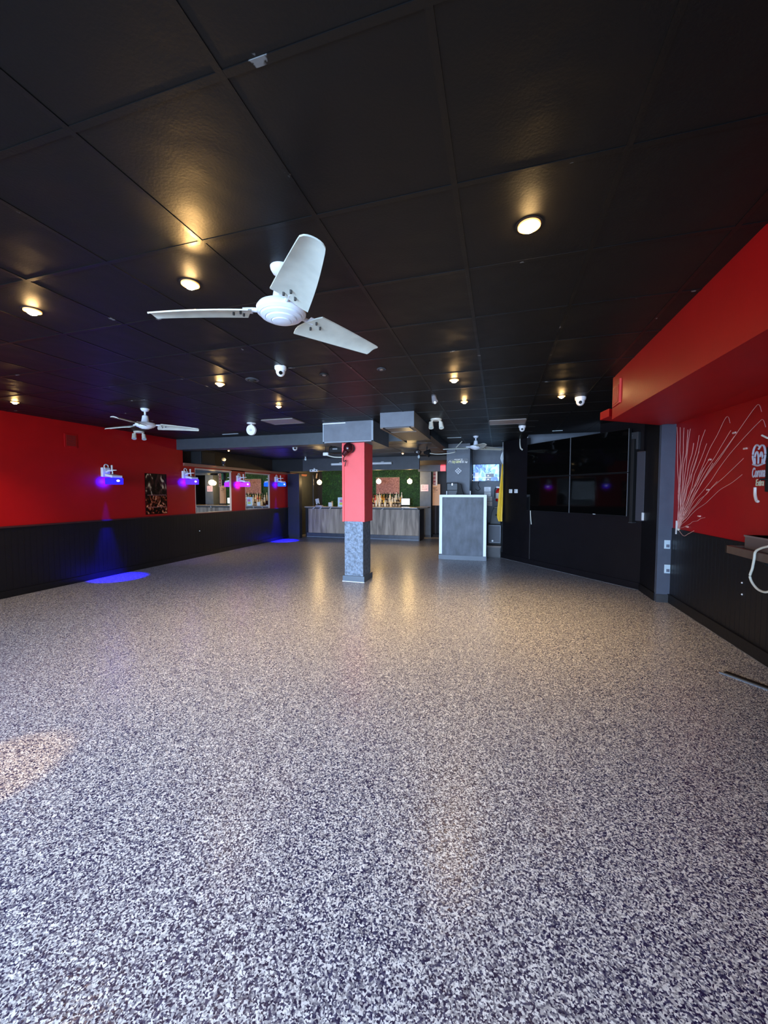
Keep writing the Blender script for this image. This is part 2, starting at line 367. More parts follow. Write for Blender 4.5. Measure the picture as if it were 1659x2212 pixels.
# ================================================================ SUPPORT COLUMN
t = thing('support_column', 'square support column with red upper shaft, rough dark base and boxed grey capital', 'column', (-2.36, 6.4, 0))
def rel(bmf, o=t): return bmf
def L(bm, o=(-2.36, 6.4, 0)):
    for v in bm.verts: v.co -= Vector(o)
    return bm
bm = bx(NB(), -2.555, -2.19, 6.2, 6.6, 1.035, 2.38)
bx(bm, -2.575, -2.54, 6.185, 6.62, 1.03, 2.38); bx(bm, -2.215, -2.17, 6.185, 6.62, 1.03, 2.38)
obj('red_shaft', L(bm), REDCOL, t, bevel=.004)
obj('stucco_base', L(bx(NB(), -2.54, -2.205, 6.205, 6.6, .1, 1.035)), ROUGHGREY, t)
obj('plinth', L(bx(NB(), -2.57, -2.175, 6.175, 6.63, 0, .1)), mat('plinth_grey', srgb(84, 96, 108), .4), t, bevel=.005)
obj('plinth_sealant', L(bx(NB(), -2.575, -2.17, 6.168, 6.176, 0, .006)), WHITEP, t)
obj('capital_box', L(bx(NB(), -2.855, -1.975, 6.05, 6.999, 2.365, 2.70)), GREY, t)
bm = bx(NB(), -2.862, -2.835, 6.042, 6.06, 2.36, 2.68); bx(bm, -2.0, -1.968, 6.042, 6.06, 2.36, 2.69); bx(bm, -2.86, -1.97, 6.042, 6.06, 2.36, 2.378); 
obj('corner_trim', L(bm), mat('trim_grey', srgb(128, 138, 146), .45), t)
bx_ = bx(NB(), -2.86, -2.45, 6.035, 6.05, 2.672, 2.684); obj('white_caulk_strip', L(bx_), WHITEP, t)
# siren on the column
t = thing('siren_horn', 'dark maroon dome siren with dangling cord on the red column', 'siren', (-2.43, 6.18, 2.27))
mm = mat('maroon_dome', srgb(52, 14, 20), .2)
obj('dome', sph(NB(), (0, -.06, .0), .085, (1, 1, 1.05)), mm, t, smooth=True)
obj('wall_mount', cyl(NB(), (0, .02, 0), (.02, -.03, 0), .07, .08), mm, t, smooth=True)
obj('lens', cyl(NB(), (-.03, -.10, -.07), (-.06, -.13, -.12), .055, .035), mat('dark_lens', srgb(70, 22, 28), .12), t, smooth=True)
obj('cord', tube(NB(), smooth_path([(-.05, -.05, -.12), (-.09, -.06, -.16), (-.085, -.06, -.22), (-.05, -.05, -.20), (-.06, -.05, -.26), (-.075, -.04, -.30)]), .007), BLACKM, t)
# ceiling duct
t = thing('ceiling_duct', 'boxed grey air duct under the ceiling right of the red column', 'duct', (-1.445, 5.55, 2.48))
o0 = (-1.445, 5.55, 2.48)
obj('duct_body', L(bx(NB(), -1.70, -1.19, 5.55, 6.995, 2.485, 2.70), o0), GREY, t)
bm = bx(NB(), -1.70, -1.66, 5.56, 6.97, 2.47, 2.485); bx(bm, -1.235, -1.19, 5.56, 6.97, 2.47, 2.485); bx(bm, -1.66, -1.235, 6.0, 6.97, 2.474, 2.485)
obj('duct_underside', L(bm, o0), mat('duct_underside', srgb(104, 92, 80), .55), t)
obj('access_panel', L(bx(NB(), -1.63, -1.27, 5.6, 5.93, 2.476, 2.4855), o0), mat('panel_grey', srgb(72, 72, 74), .35), t)

# ================================================================ CEILING FANS
fan_white = mat('fan_white', srgb(226, 232, 240), .35)
def blade_bm():
    bm = NB(); NU, NV = 14, 8; top = []; bot = []
    for i in range(NU+1):
        u = i/NU; rt = []; rb = []
        for j in range(NV+1):
            v = j/NV; wr = .20*(1-u)+.10*u+.008*math.sin(math.pi*u)
            y = -.095+.03*u+v*wr
            r0 = .125+.075*(1-v)**1.2+.02*max(0, (v-.8)/.2)
            x = r0+(.68-r0)*u-(.010*abs(2*v-1)**6 if i == NU else 0)
            pit = -math.radians(14-4*u); yc = y; z = -.012*(1-(2*v-1)**2)*(-1)
            yy = yc*math.cos(pit)-z*math.sin(pit); zz = yc*math.sin(pit)+z*math.cos(pit)-.015*u*u
            rt.append(bm.verts.new((x, yy, zz+.0035))); rb.append(bm.verts.new((x, yy, zz-.0035)))
        top.append(rt); bot.append(rb)
    for i in range(NU):
        for j in range(NV):
            bm.faces.new((top[i][j], top[i+1][j], top[i+1][j+1], top[i][j+1])); bm.faces.new((bot[i][j], bot[i][j+1], bot[i+1][j+1], bot[i+1][j]))
    for i in range(NU):
        bm.faces.new((top[i][0], bot[i][0], bot[i+1][0], top[i+1][0])); bm.faces.new((top[i][NV], top[i+1][NV], bot[i+1][NV], bot[i][NV]))
    for j in range(NV):
        bm.faces.new((top[0][j], top[0][j+1], bot[0][j+1], bot[0][j])); bm.faces.new((top[NU][j], bot[NU][j], bot[NU][j+1], top[NU][j+1]))
    return bm
def make_fan(label, loc, angs):
    t = thing('ceiling_fan', label, 'ceiling fan', loc, 0, 'three-bladed white ceiling fans')
    obj('canopy', lathe(NB(), [(.056, 0), (.054, -.012), (.042, -.032), (.02, -.042)]), fan_white, t, smooth=True)
    obj('downrod', cyl(NB(), (0, 0, -.04), (0, 0, -.12), .013), fan_white, t, smooth=True)
    obj('coupler', lathe(NB(), [(.02, -.09), (.036, -.10), (.05, -.185), (.052, -.19)]), fan_white, t, smooth=True)
    obj('motor_housing', lathe(NB(), [(.06, -.188), (.118, -.2), (.128, -.215), (.126, -.235), (.112, -.247), (.108, -.245), (.104, -.255), (.085, -.262), (.081, -.259), (.077, -.268), (.055, -.275), (.051, -.272), (.047, -.279), (.02, -.284)], seg=40), fan_white, t, smooth=True)
    for a in angs:
        R = Matrix.Rotation(math.radians(a), 4, 'Z')
        b = obj('blade', blade_bm(), BLADE, t, smooth=True); b.rotation_euler = (0, 0, math.radians(a)); b.location = (0, 0, -.24)
        k = NB(); tube(k, [(.11, .0, .008), (.15, .0, .01), (.20, -.0, .008)], .012); obx(k, (.205, -.01, .004), (.09, .07, .005), Matrix.Rotation(math.radians(-13), 3, 'X'))
        kk = obj('blade_bracket', k, fan_white, t); kk.rotation_euler = b.rotation_euler; kk.location = (0, 0, -.229)
        for px, py in ((.205, -.03), (.205, .025), (.25, -.005)):
            zz = -py*math.sin(math.radians(13)); obj('screw_head', cyl(NB(), (px, py, zz-.007), (px, py, zz+.01), .006, seg=10), DOT, b)
    return t
make_fan('large white ceiling fan hanging nearest the camera', (-1.112, 1.859, CZ), (-161, -48, 64))
make_fan('white ceiling fan near the left red wall', (-4.779, 4.341, CZ), (-177, -70, 40))
make_fan('distant white ceiling fan above the DJ booth', (-.477, 8.342, CZ), (179, 39, -72))

# ================================================================ DOWNLIGHTS
def downlight(px, py, label, z=CZ, power=26, r=.05, eye=None, m=None):
    p = onz(px, py, z); t = thing('recessed_downlight', label, 'ceiling light', p, 0, 'lit recessed downlights')
    bm = NB(); lathe(bm, [(r*1.15, -.0005), (r*1.15, -.002), (r*.97, -.003), (r*.95, -.001)]); obj('trim_ring', bm, BLACKM, t, smooth=True)
    obj('glowing_reflector', lathe(NB(), [(r*.95, -.003), (r*.95, -.010), (r*.55, -.0095)]), mat('lit_reflector_rim', (1, .5, .2, 1), .4, em=(1, .42, .09, 1), es=1.3), t, smooth=True)
    bm = NB(); sph(bm, (0, 0, -.008), r*.62, (1, 1, .8)); obj('lamp_lens', bm, m or BULB, t, smooth=True)
    l = lamp('downlight_beam', 'SPOT', (p.x, p.y, z-.05), power*(2.6 if p.y < 2.5 else 7.5), WARM, (p.x, p.y, 0), spot_size=math.radians(100), spot_blend=1, shadow_soft_size=.05)
    return t
downlight(1143, 485, 'bright downlight alone on the right of the near ceiling')
downlight(411, 612, 'downlight left of the nearest fan, beside the lit ceiling patch')
downlight(70, 670, 'downlight nearest the left edge of the photo, above the others there')
downlight(475, 828, 'downlight over the dance floor left of the dome camera')
downlight(981, 820, 'nearer of the two close downlights right of the column')
downlight(1003, 867, 'farther of the two close downlights right of the column', power=22, r=.045)
downlight(1213, 855, 'downlight left of the white dome camera by the soffit', power=22, r=.045)
downlight(32, 868, 'downlight just above the left red wall', power=14, r=.045)
downlight(602, 877, 'small downlight between the dome camera and the grey ceiling panel', power=18, r=.04)
downlight(870, 979, 'tiny downlight in the lower ceiling before the bar', z=2.58, power=12, r=.035, m=BULBS)
downlight(494, 973, 'tiny downlight in the lower ceiling above the mirrors', z=2.58, power=10, r=.03, m=BULBS)
# the second downlight's eyeball leans over and washes the tile beside it
e = onz(411, 612)
lamp('downlight_wash', 'SPOT', (e.x+.20, e.y-.20, 2.60), 9, (1, .58, .2), (e.x+.42, e.y-.42, 2.75), spot_size=math.radians(110), spot_blend=1, shadow_soft_size=.02)
# added spot with no real fitting, makes the amber patch on the left floor
lamp('added_amber_spot', 'SPOT', (-3.0, -1.2, 2.55), 560, (1, .5, .03), (-2.66, 1.25, 0), spot_size=math.radians(11.5), spot_blend=.45, shadow_soft_size=.03)

# ================================================================ CAMERAS, DETECTORS, SPOTS ON THE CEILING
def dome_cam(px, py, label, z=CZ, s=1.0, grp='white dome security cameras'):
    p = onz(px, py, z); t = thing('dome_camera', label, 'security camera', p, 0, grp)
    obj('base', lathe(NB(), [(.055*s, 0), (.055*s, -.02*s), (.048*s, -.035*s)]), WHITE, t, smooth=True)
    obj('ball', sph(NB(), (0, 0, -.045*s), .043*s, (1, 1, 1.1)), WHITE, t, smooth=True)
    d = Vector((-p.x, -p.y, -2.2)).normalized()
    c = Vector((0, 0, -.045*s)); obj('lens', cyl(NB(), c+d*.034*s, c+d*.047*s, .017*s), GLOSSB, t, smooth=True)
dome_cam(606, 792, 'dome camera on the ceiling just behind the nearest fan', s=1.0)
dome_cam(1254, 858, 'dome camera on the ceiling near the red soffit', s=1.15)
dome_cam(1128, 920, 'dome camera above the black angled wall', s=1.1)
dome_cam(637, 962, 'dome camera in the lower ceiling left of the column', z=2.58, s=1.3)
dome_cam(694, 1012, 'small dome beside the twin-lamp emergency light', z=2.45, s=.9)
dome_cam(727, 1016, 'small dome tucked against the left of the red column, over the bar', z=2.45, s=.9)
def twin_spot(px, py, label, a):
    p = onz(px, py); t = thing('twin_spotlight', label, 'spotlight', p, a, 'white twin spotlights'); iv = mat('ivory_fixture', srgb(228, 226, 210), .4)
    obj('mounting_bar', lathe(NB(), [(.09, 0), (.09, -.025), (.08, -.03)], seg=24), iv, t, smooth=True)
    for s in (-1, 1):
        h = obj('lamp_head', cyl(NB(), (s*.078, .02, -.055), (s*.082, -.03, -.145), .033, .04), iv, t, smooth=True)
        obj('stem', tube(NB(), [(s*.05, 0, -.02), (s*.07, .01, -.045), (s*.078, .01, -.07)], .014), iv, t)
        obj('lamp_face', cyl(NB(), (s*.082, -.03, -.145), (s*.0821, -.031, -.1475), .034), mat('frosted_face', srgb(196, 216, 208), .3), h)
twin_spot(942, 905, 'twin-head spotlight right of the grey duct', .3)
twin_spot(300, 932, 'twin-head spotlight under the fan at the left wall', .9)
t = thing('wifi_disc', 'white round disc fixture hanging from the ceiling left of the column', 'ceiling fixture', onz(543, 914))
obj('ceiling_plate', lathe(NB(), [(.075, 0), (.075, -.01), (.05, -.018)]), WHITE, t, smooth=True)
obj('stem', cyl(NB(), (0, 0, -.015), (0, 0, -.06), .012), WHITE, t)
obj('disc', cyl(NB(), (0, .012, -.115), (0, -.022, -.118), .088, .085, seg=32), WHITE, t, smooth=True)
obj('disc_hub', cyl(NB(), (0, -.02, -.118), (0, -.03, -.119), .02), mat('disc_hub', srgb(200, 196, 214), .4), t)
def ceil_panel(pts, label):
    P = [onz(x, y) for x, y in pts]; x0 = min(P[0].x, P[3].x); x1 = max(P[1].x, P[2].x); y0 = (P[0].y+P[1].y)/2; y1 = (P[2].y+P[3].y)/2
    x0 = round((x0+.18)/.588)*.588-.18; y0 = P[0].y; 
    t = thing('ceiling_panel', label, 'light panel', (x0+.294, y0+.19, CZ), 0, 'unlit grey ceiling panels')
    obj('diffuser', bx(NB(), -.28, .28, -.19, .19, -.012, 0), mat('grey_diffuser', srgb(150, 138, 134), .45), t)
    bm = bx(NB(), -.29, .29, -.2, -.188, -.015, 0); bx(bm, -.29, .29, .188, .2, -.015, 0); bx(bm, -.292, -.28, -.2, .2, -.015, 0); bx(bm, .28, .292, -.2, .2, -.015, 0)
    obj('frame', bm, mat('panel_frame', srgb(120, 112, 106), .5), t)
ceil_panel([(565, 907), (640, 904), (662, 912), (588, 917)], 'grey ceiling panel left of the column capital')
ceil_panel([(1058, 908), (1135, 905), (1130, 914), (1060, 916)], 'grey ceiling panel above the DJ booth, left of a dome camera')
# small unlit ceiling fittings and air slots
for px, py, lab in ((824, 797, 'unlit clear recessed fitting in the mid ceiling above the duct'), (700, 809, 'tiny unlit recessed fitting between the fan blade tip and the column'), (545, 820, 'faint black speaker grille disc left of the dome camera')):
    p = onz(px, py); t = thing('unlit_fitting', lab, 'ceiling fitting', p)
    r = .07 if px == 545 else .045
    obj('ring', lathe(NB(), [(r, 0), (r, -.006), (r*.7, -.01), (r*.66, -.002)]), DGREY if px != 700 else BLACKM, t, smooth=True)
    obj('insert', sph(NB(), (0, 0, -.004), r*.55, (1, 1, .5)), METAL if px != 545 else BLACKM, t, smooth=True)
t = thing('track_spot', 'small grey spotlight hanging in front of the twin-head spotlight', 'spotlight', onz(937, 853))
obj('mount', lathe(NB(), [(.03, 0), (.03, -.02)]), DGREY, t); obj('head', cyl(NB(), (0, 0, -.02), (.02, -.03, -.09), .028, .035), mat('spot_grey', srgb(130, 130, 134), .4), t, smooth=True)
obj('bulb', sph(NB(), (.022, -.034, -.10), .018), WHITE, t, smooth=True)
for k, (ax, ay, bx_, by, lab) in enumerate(((1105+0, 925, 1, 1, ''),)): pass
def slot(px0, py0, px1, py1, lab, z=CZ, w=.02):
    a = onz(px0, py0, z); b = onz(px1, py1, z); b.y = a.y
    tag(obj('air_slot', bx(NB(), a.x, b.x, a.y, a.y+w, z-.008, z), mat('slot_white', srgb(190, 205, 206), .4)), lab, 'air slot', 'pale strips on the ceiling')
slot(966, 945.5, 997, 945.5, 'thin white strip on the ceiling left of the distant fan')
slot(1193, 930.5, 1215, 930, 'thin white strip on the ceiling above the video wall')
slot(480, 938, 515, 936.5, 'thin pale strip on the ceiling above the red wall end')

# ================================================================ WALL-MOUNTED UV FLOODLIGHTS
def lens_mat(name, c, es): return mat(name, (c[0]*.2, c[1]*.2, c[2]*.2, 1), .6, spec=.15, em=(c[0], c[1], c[2], 1), es=es)
FX = [(222, 1017, (.006, .004, 1.0), 'UV floodlight glowing blue, nearest along the left red wall', 6),
      (395, 1023, (.035, .01, 1.0), 'UV floodlight glowing violet, between the poster and the first mirror', 4),
      (512, 1032, (.17, .012, 1.0), 'UV floodlight glowing magenta, on the pier between the two mirrors', 4),
      (594, 1034, (.002, .03, 1.0), 'UV floodlight glowing azure, on the far pier right of the second mirror', 6)]
for i, (px, py, c, lab, es) in enumerate(FX):
    p = onX(px, py, XL); t = thing('uv_floodlight', lab, 'floodlight', (XL, p.y+.03, p.z), 0, 'wall-mounted UV floodlights')
    s = 1.0+.0*i
    obj('junction_box', bx(NB(), 0, .055, -.075, .075, -.11, .06), WHITE, t, bevel=.012)
    obj('conduit_loop', tube(NB(), smooth_path([(.03, .05, .055), (.03, .045, .10), (.03, .0, .115), (.035, -.03, .08), (.06, -.03, .03)]), .010), WHITE, t, smooth=True)
    obj('bracket', tube(NB(), [(.05, 0, -.02), (.12, 0, .0), (.19, 0, .0), (.19, 0, -.06)], .014), WHITE, t)
    bm = bx(NB(), .08, .28, -.012, .012, .0, .015); bx(bm, .17, .19, -.012, .012, .015, .10)
    obj('yoke', bm, WHITE, t, bevel=.003)
    h = obj('housing', prism(NB(), [(.13, -.10, -.10), (.30, -.10, -.13), (.30, .10, -.13), (.13, .10, -.10)], (0, 0, .045)), WHITE, t, bevel=.006)
    lm = lens_mat('uv_lens_%s' % ('blue', 'violet', 'magenta', 'azure')[i], c, es)
    obj('lens', bx(NB(), .135, .315, -.105, .105, -.245, -.13), lm, t, bevel=.01)
    bm = NB(); sph(bm, (.318, -.0, -.18), .022, (.4, 1.3, .8)); obj('diode', bm, lens_mat('uv_diode', (.75, .7, 1.0), 9), t, smooth=True)
    q = Vector((XL+.15, p.y+.03, p.z-.27))
    c2 = {0: (.004, .002, 1), 1: (.006, .002, 1), 2: (.035, .002, 1), 3: (.004, .002, 1)}[i]
    if i in (0, 3):
        lamp('uv_beam', 'SPOT', q, 2000 if i == 0 else 2300, c2, (XL+.26, q.y+(-.02 if i == 0 else .0), 0), spot_size=math.radians(34), spot_blend=.6, shadow_soft_size=.02)
    if i in (0, 3): lamp('uv_strip', 'SPOT', (XL+.07, q.y, q.z+.05), 700, c2, (XL+.045, q.y, 0), spot_size=math.radians(19), spot_blend=.5, shadow_soft_size=.02)
    else: lamp('uv_beam', 'SPOT', q, 18, c2, (XL+.2, q.y, 0), spot_size=math.radians(50), spot_blend=.7, shadow_soft_size=.03)
    lamp('uv_glow', 'SPOT', (XL+.12, p.y+.03, p.z-.19), (130, 130, 120, 110)[i], c2, (XL, p.y+.03, p.z-.20), spot_size=math.radians(120), spot_blend=1, shadow_soft_size=.03)

# ================================================================ LEFT WALL ITEMS
a = onX(312, 1022, XL); b = onX(361, 1109, XL)
t = thing('wall_poster', 'dark glossy poster with cream and orange highlights on the red wall', 'poster', (XL, (a.y+b.y)/2, (a.z+b.z)/2))
hw = (b.y-a.y)/2; hh = (a.z-b.z)/2
obj('sheet', bx(NB(), .001, .006, -hw, hw, -hh, hh), mat('poster_black', srgb(26, 12, 12), .15), t)
pm1 = ramp_mat('poster_upper_print', [(.47, (16, 8, 10)), (.60, (84, 48, 40)), (.66, (232, 206, 158))], 5, .2, mp=(1, 1.6, .8), dist=1.2)
pm2 = ramp_mat('poster_lower_print', [(.47, (20, 8, 6)), (.56, (130, 40, 20)), (.64, (240, 160, 110))], 8, .2, mp=(1, 1.3, 1), dist=1.6)
obj('upper_print', bx(NB(), .006, .0075, -hw+.01, hw-.01, -.02, hh-.01), pm1, t)
obj('lower_print', bx(NB(), .006, .0075, -hw+.01, hw-.01, -hh+.01, -.04), pm2, t)
bm = NB()
for z in (-.03, -hh+.14): bx(bm, .007, .009, -hw+.05, hw-.02, z, z+.012)
obj('printed_line', bm, mat('poster_line', srgb(150, 90, 84), .3), t)
def mirror(y0, y1, lab):
    t = thing('wall_mirror', lab, 'mirror', (XL, (y0+y1)/2, 1.57), 0, 'bar mirrors set between the red piers'); h = (y1-y0)/2
    obj('glass', bx(NB(), -.028, -.022, -h, h, -.525, .535), MIRROR, t)
    bm = bx(NB(), -.026, .004, -h, -h+.014, -.525, .535); bx(bm, -.026, .004, h-.014, h, -.525, .535); bx(bm, -.026, .004, -h, h, -.53, -.515); bx(bm, -.026, .02, -h, h, .50, .535)
    obj('frame', bm, mat('mirror_frame', srgb(186, 164, 150), .3), t)
mirror(7.52, 8.81, 'first wall mirror, nearer the poster'); mirror(9.40, 10.62, 'second wall mirror, nearer the bar')
p = onX(152, 952, XL); t = thing('wall_vent', 'square vent cover painted red high on the left wall', 'vent', (XL, p.y, p.z))
obj('vent_frame', bx(NB(), 0, .012, -.10, .10, -.11, .11), RED, t, bevel=.003)
bm = NB()
for k in range(9): bx(bm, .012, .02, -.075, .075, -.085+k*.02, -.075+k*.02)
obj('louvres', bm, mat('vent_maroon', srgb(110, 34, 30), .5), t)
t = thing('wall_speaker', 'black loudspeaker in the dark recess above the ledge', 'speaker', (-6.78, 7.75, 2.2))
obj('cabinet', bx(NB(), -.17, .12, -.24, .24, .0, .30), BLACKM, t, bevel=.01); obj('grille', bx(NB(), .12, .128, -.21, .21, .03, .27), mat('grille_black', srgb(10, 10, 10), .6), t)
t = thing('recess_spotlight', 'small black spotlight on the ledge beside the black speaker', 'spotlight', (-6.72, 8.35, 2.2))
obj('foot', cyl(NB(), (0, 0, 0), (0, 0, .02), .05), BLACKM, t); obj('body', cyl(NB(), (0, 0, .08), (.1, -.1, .16), .04, .05), DGREY, t, smooth=True); obj('arm', cyl(NB(), (0, 0, .02), (0, 0, .09), .01), METAL, t)
t = thing('outlet_screw_hook', 'small white hook in the black wainscot under the first mirror', 'hook', onX(431, 1147, XL+.013)); obj('hook_head', sph(NB(), (.004, 0, 0), .012), WHITE, t)

# ================================================================ BAR
BX0, BX1, BY = -6.36, -2.40, 12.0
t = thing('bar_counter', 'long bar counter clad in grey oak boards with pale top', 'bar counter', ((BX0+BX1)/2, BY, 0)); oo = ((BX0+BX1)/2, BY, 0)
obj('front_cladding', L(bx(NB(), BX0+.12, BX1-.01, BY, BY+.04, .17, .995), oo), WOOD, t)
obj('end_panel', L(bx(NB(), BX0, BX0+.12, BY+.02, BY+.6, .0, 1.0), oo), BLACK, t)
obj('end_panel', L(bx(NB(), BX1-.01, BX1+.02, BY+.02, BY+.75, .0, 1.0), oo), mat('brown_black_end', srgb(52, 38, 34), .5), t)
obj('carcass', L(bx(NB(), BX0+.12, BX1-.02, BY+.04, BY+.55, .05, .99), oo), BLACKM, t)
obj('kickboard', L(bx(NB(), BX0+.06, BX1, BY-.01, BY+.04, .0, .165), oo), mat('kick_blue_grey', srgb(60, 64, 78), .4, var=.2), t)
obj('kick_moulding', L(bx(NB(), BX0+.06, BX1, BY-.03, BY-.008, .03, .045), oo), mat('kick_edge', srgb(140, 150, 165), .35), t)
bm = prism(NB(), [(BX0-.0, BY-.06, 1.03), (BX1-.05, BY-.06, 1.03), (BX1+.2, BY+.45, 1.03), (BX1+.2, BY+.85, 1.03), (BX1-.2, BY+.85, 1.03), (BX1-.2, BY+.6, 1.03), (BX0, BY+.6, 1.03)], (0, 0, .032))
obj('bar_top', L(bm, oo), mat('bar_top', srgb(150, 140, 134), .25, var=.1), t, bevel=.004)
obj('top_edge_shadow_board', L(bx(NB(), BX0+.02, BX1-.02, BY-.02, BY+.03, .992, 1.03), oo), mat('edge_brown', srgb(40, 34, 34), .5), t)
for px in (677, 692, 713, 740, 826, 869):
    p = onY(px, 1097, BY-.07); h = tag(obj('purse_hook', tube(NB(), [(0, 0, .03), (-.01, -.01, -.01), (-.03, -.02, -.03), (-.055, -.03, -.02)], .008), WHITE, loc=(p.x+.03, BY-.065, 1.02)),
        'white hook clipped under the bar edge' , 'hook', 'white hooks along the bar edge')
    h['label'] = {677: 'white edge hook farthest left, under the card reader', 692: 'second white edge hook from the left end', 713: 'white edge hook under the small white box', 740: 'white edge hook just left of the red column', 826: 'white edge hook below the middle of the bottles', 869: 'white edge hook below the till screen'}[px]
# back bar with bottles
t = thing('back_bar', 'dark back bar cabinet holding the bottles', 'cabinet', (-4.5, 13.4, 0)); oo = (-4.5, 13.4, 0)
obj('cabinet_body', L(bx(NB(), -6.3, -2.75, 13.4, 13.88, 0, .96), oo), BLACKM, t)
obj('worktop', L(bx(NB(), -6.32, -2.73, 13.36, 13.88, .96, 1.0), oo), DGREY, t)
STP = mat('step_red_black', srgb(60, 18, 20), .4)
tag(obj('bottle_step', bx(NB(), -4.78, -3.35, 13.58, 13.88, 1.001, 1.10), STP), 'wide dark red step under the two upper rows of bottles', 'display step')
tag(obj('bottle_step', bx(NB(), -4.78, -3.35, 13.74, 13.88, 1.101, 1.20), STP), 'narrow dark red step under the topmost row of bottles', 'display step')
BK = [('clear', (205, 208, 205), .10, 'clear'), ('amber', (190, 120, 40), .1, 'amber'), ('dark', (30, 24, 28), .1, 'dark'), ('cream', (225, 205, 180), .35, 'cream'), ('red', (170, 30, 34), .2, 'red-tinted')]
protos = {}
def bottle(kind, tall, loc, lab):
    k = (kind, tall)
    if k not in protos:
        c = [b for b in BK if b[0] == kind][0]; gm = mat('bottle_glass_'+kind, srgb(*c[1]), c[2], spec=.8)
        o = thing('liquor_bottle', lab, 'bottle', loc, 0, 'liquor bottles on the back bar'); h = .34 if tall else .27; r = .036 if tall else .042
        obj('glass_body', lathe(NB(), [(r*.9, 0), (r, .01), (r, h*.56), (r*.8, h*.66), (r*.36, h*.76), (r*.33, h*.92)], seg=14), gm, o, smooth=True)
        obj('cap', cyl(NB(), (0, 0, h*.91), (0, 0, h), r*.42, seg=12), mat('cap_'+kind, srgb(*{'clear': (220, 220, 220), 'amber': (200, 170, 60), 'dark': (30, 30, 30), 'cream': (230, 220, 200), 'red': (200, 40, 40)}[kind]), .4), o, smooth=True)
        obj('paper_label', lathe(NB(), [(r*1.02, h*.14), (r*1.03, h*.15), (r*1.03, h*.42), (r*1.02, h*.43)], seg=14), mat('bottle_label_'+kind, srgb(*{'clear': (235, 230, 220), 'amber': (225, 200, 90), 'dark': (170, 160, 150), 'cream': (240, 225, 205), 'red': (240, 200, 190)}[kind]), .6), o, smooth=True)
        protos[k] = o
    else: o = dup(protos[k], loc, None, lab)
    o['label'] = lab; return o
rowname = {0: 'front row', 1: 'middle step', 2: 'top step'}
for row, (yy, zz) in enumerate(((13.48, 1.001), (13.66, 1.101), (13.815, 1.201))):
    n = 13
    for k in range(n):
        kind = random.choice(['clear', 'dark', 'cream', 'amber', 'dark', 'clear', 'red' if row < 2 else 'dark']); tall = row > 0 and random.random() < .75
        x = -4.70+k*.108+random.uniform(-.012, .012)
        bottle(kind, tall, (x, yy+random.uniform(-.015, .015), zz), '%s %s bottle standing in the %s behind the bar' % ('tall' if tall else 'short', {b[0]: b[3] for b in BK}[kind], rowname[row]))
# items on and around the bar
p = onY(875, 1093, 13.45)
t = thing('till_monitor', 'till monitor with a bright white screen right of the bottles', 'monitor', (p.x, 13.55, 1.0))
obj('stand', bx(NB(), -.09, .09, -.05, .1, 0, .05), BLACKM, t); obj('neck', bx(NB(), -.03, .03, 0, .04, .04, .14), BLACKM, t)
obj('casing', bx(NB(), -.17, .17, -.03, .01, .08, .34), BLACKM, t, bevel=.006); obj('screen', bx(NB(), -.15, .15, -.034, -.03, .10, .32), mat('white_screen', (.9, .95, 1, 1), .3, em=(.85, .95, 1, 1), es=1.6), t)
t = thing('card_reader', 'white card terminal tilted on a stand at the left end of the bar', 'card reader', (-6.0, 12.15, 1.062))
obj('base', bx(NB(), -.02, .22, -.06, .06, 0, .035), mat('pale_violet_plastic', srgb(190, 186, 210), .4), t, bevel=.01)
obj('arm', bx(NB(), .04, .08, -.02, .02, .03, .12), BLACKM, t)
obj('tilted_screen', obx(NB(), (.03, 0, .17), (.13, .03, .19), Matrix.Rotation(math.radians(-12), 3, 'Y')), mat('reader_grey', srgb(196, 198, 204), .4), t, bevel=.008)
t = thing('napkin_box', 'small white box on the bar left of the column', 'box', (-5.48, 12.15, 1.062)); obj('box_body', bx(NB(), -.065, .065, -.05, .05, 0, .14), WHITE, t, bevel=.01); obj('tissue', bx(NB(), .03, .08, -.02, .02, .14, .18), mat('tan_item', srgb(190, 160, 120), .6), t)
t = thing('menu_stand', 'white menu card in a stand with pink and yellow squares, beside the column', 'menu', (-5.1, 12.12, 1.062))
obj('card', bx(NB(), -.1, .12, -.006, .006, 0, .31), mat('menu_card', srgb(220, 240, 246), .3), t)
obj('pink_square', bx(NB(), -.03, .09, -.009, -.006, .15, .235), mat('menu_pink', srgb(220, 120, 170), .5), t); obj('yellow_square', bx(NB(), -.04, .08, -.009, -.006, .06, .135), mat('menu_yellow', srgb(220, 220, 90), .5), t)
obj('heading', bx(NB(), -.04, .06, -.009, -.006, .265, .275), DOT, t)
obj('foot', bx(NB(), -.1, .12, -.03, .05, 0, .01), mat('menu_foot', srgb(200, 220, 226), .3), t)
# hedge wall, picture, globes
LEAF = ramp_mat('hedge_leaf', [(.35, (22, 58, 26)), (.55, (44, 100, 44)), (.7, (88, 140, 62))], 9, .5)
t = thing('hedge_wall', 'green artificial hedge panel covering the wall behind the bar', 'hedge panel', (-4.5, 13.955, 1.7))
obj('backing', bx(NB(), -2.15, 1.85, 0, .02, -.69, .74), mat('hedge_backing', srgb(24, 60, 28), .8, var=.3, vscale=30), t)
bm = NB()
for k in range(9000):
    c = Vector((random.uniform(-2.14, 1.84), random.uniform(-.045, -.004), random.uniform(-.68, .73))); s = random.uniform(.012, .024)
    q = Matrix.Rotation(random.uniform(0, 6.28), 3, 'Y') @ Matrix.Rotation(random.uniform(-1, 1), 3, 'X')
    vs = [bm.verts.new(c+q @ Vector(v)) for v in ((-s, 0, 0), (0, -.3*s, -.45*s), (s, 0, 0), (0, -.3*s, .45*s))]; bm.faces.new(vs)
o = obj('leaves', bm, LEAF, t); o['kind'] = 'stuff'
a = onY(813, 1032, 13.88); b = onY(863, 1067, 13.88)
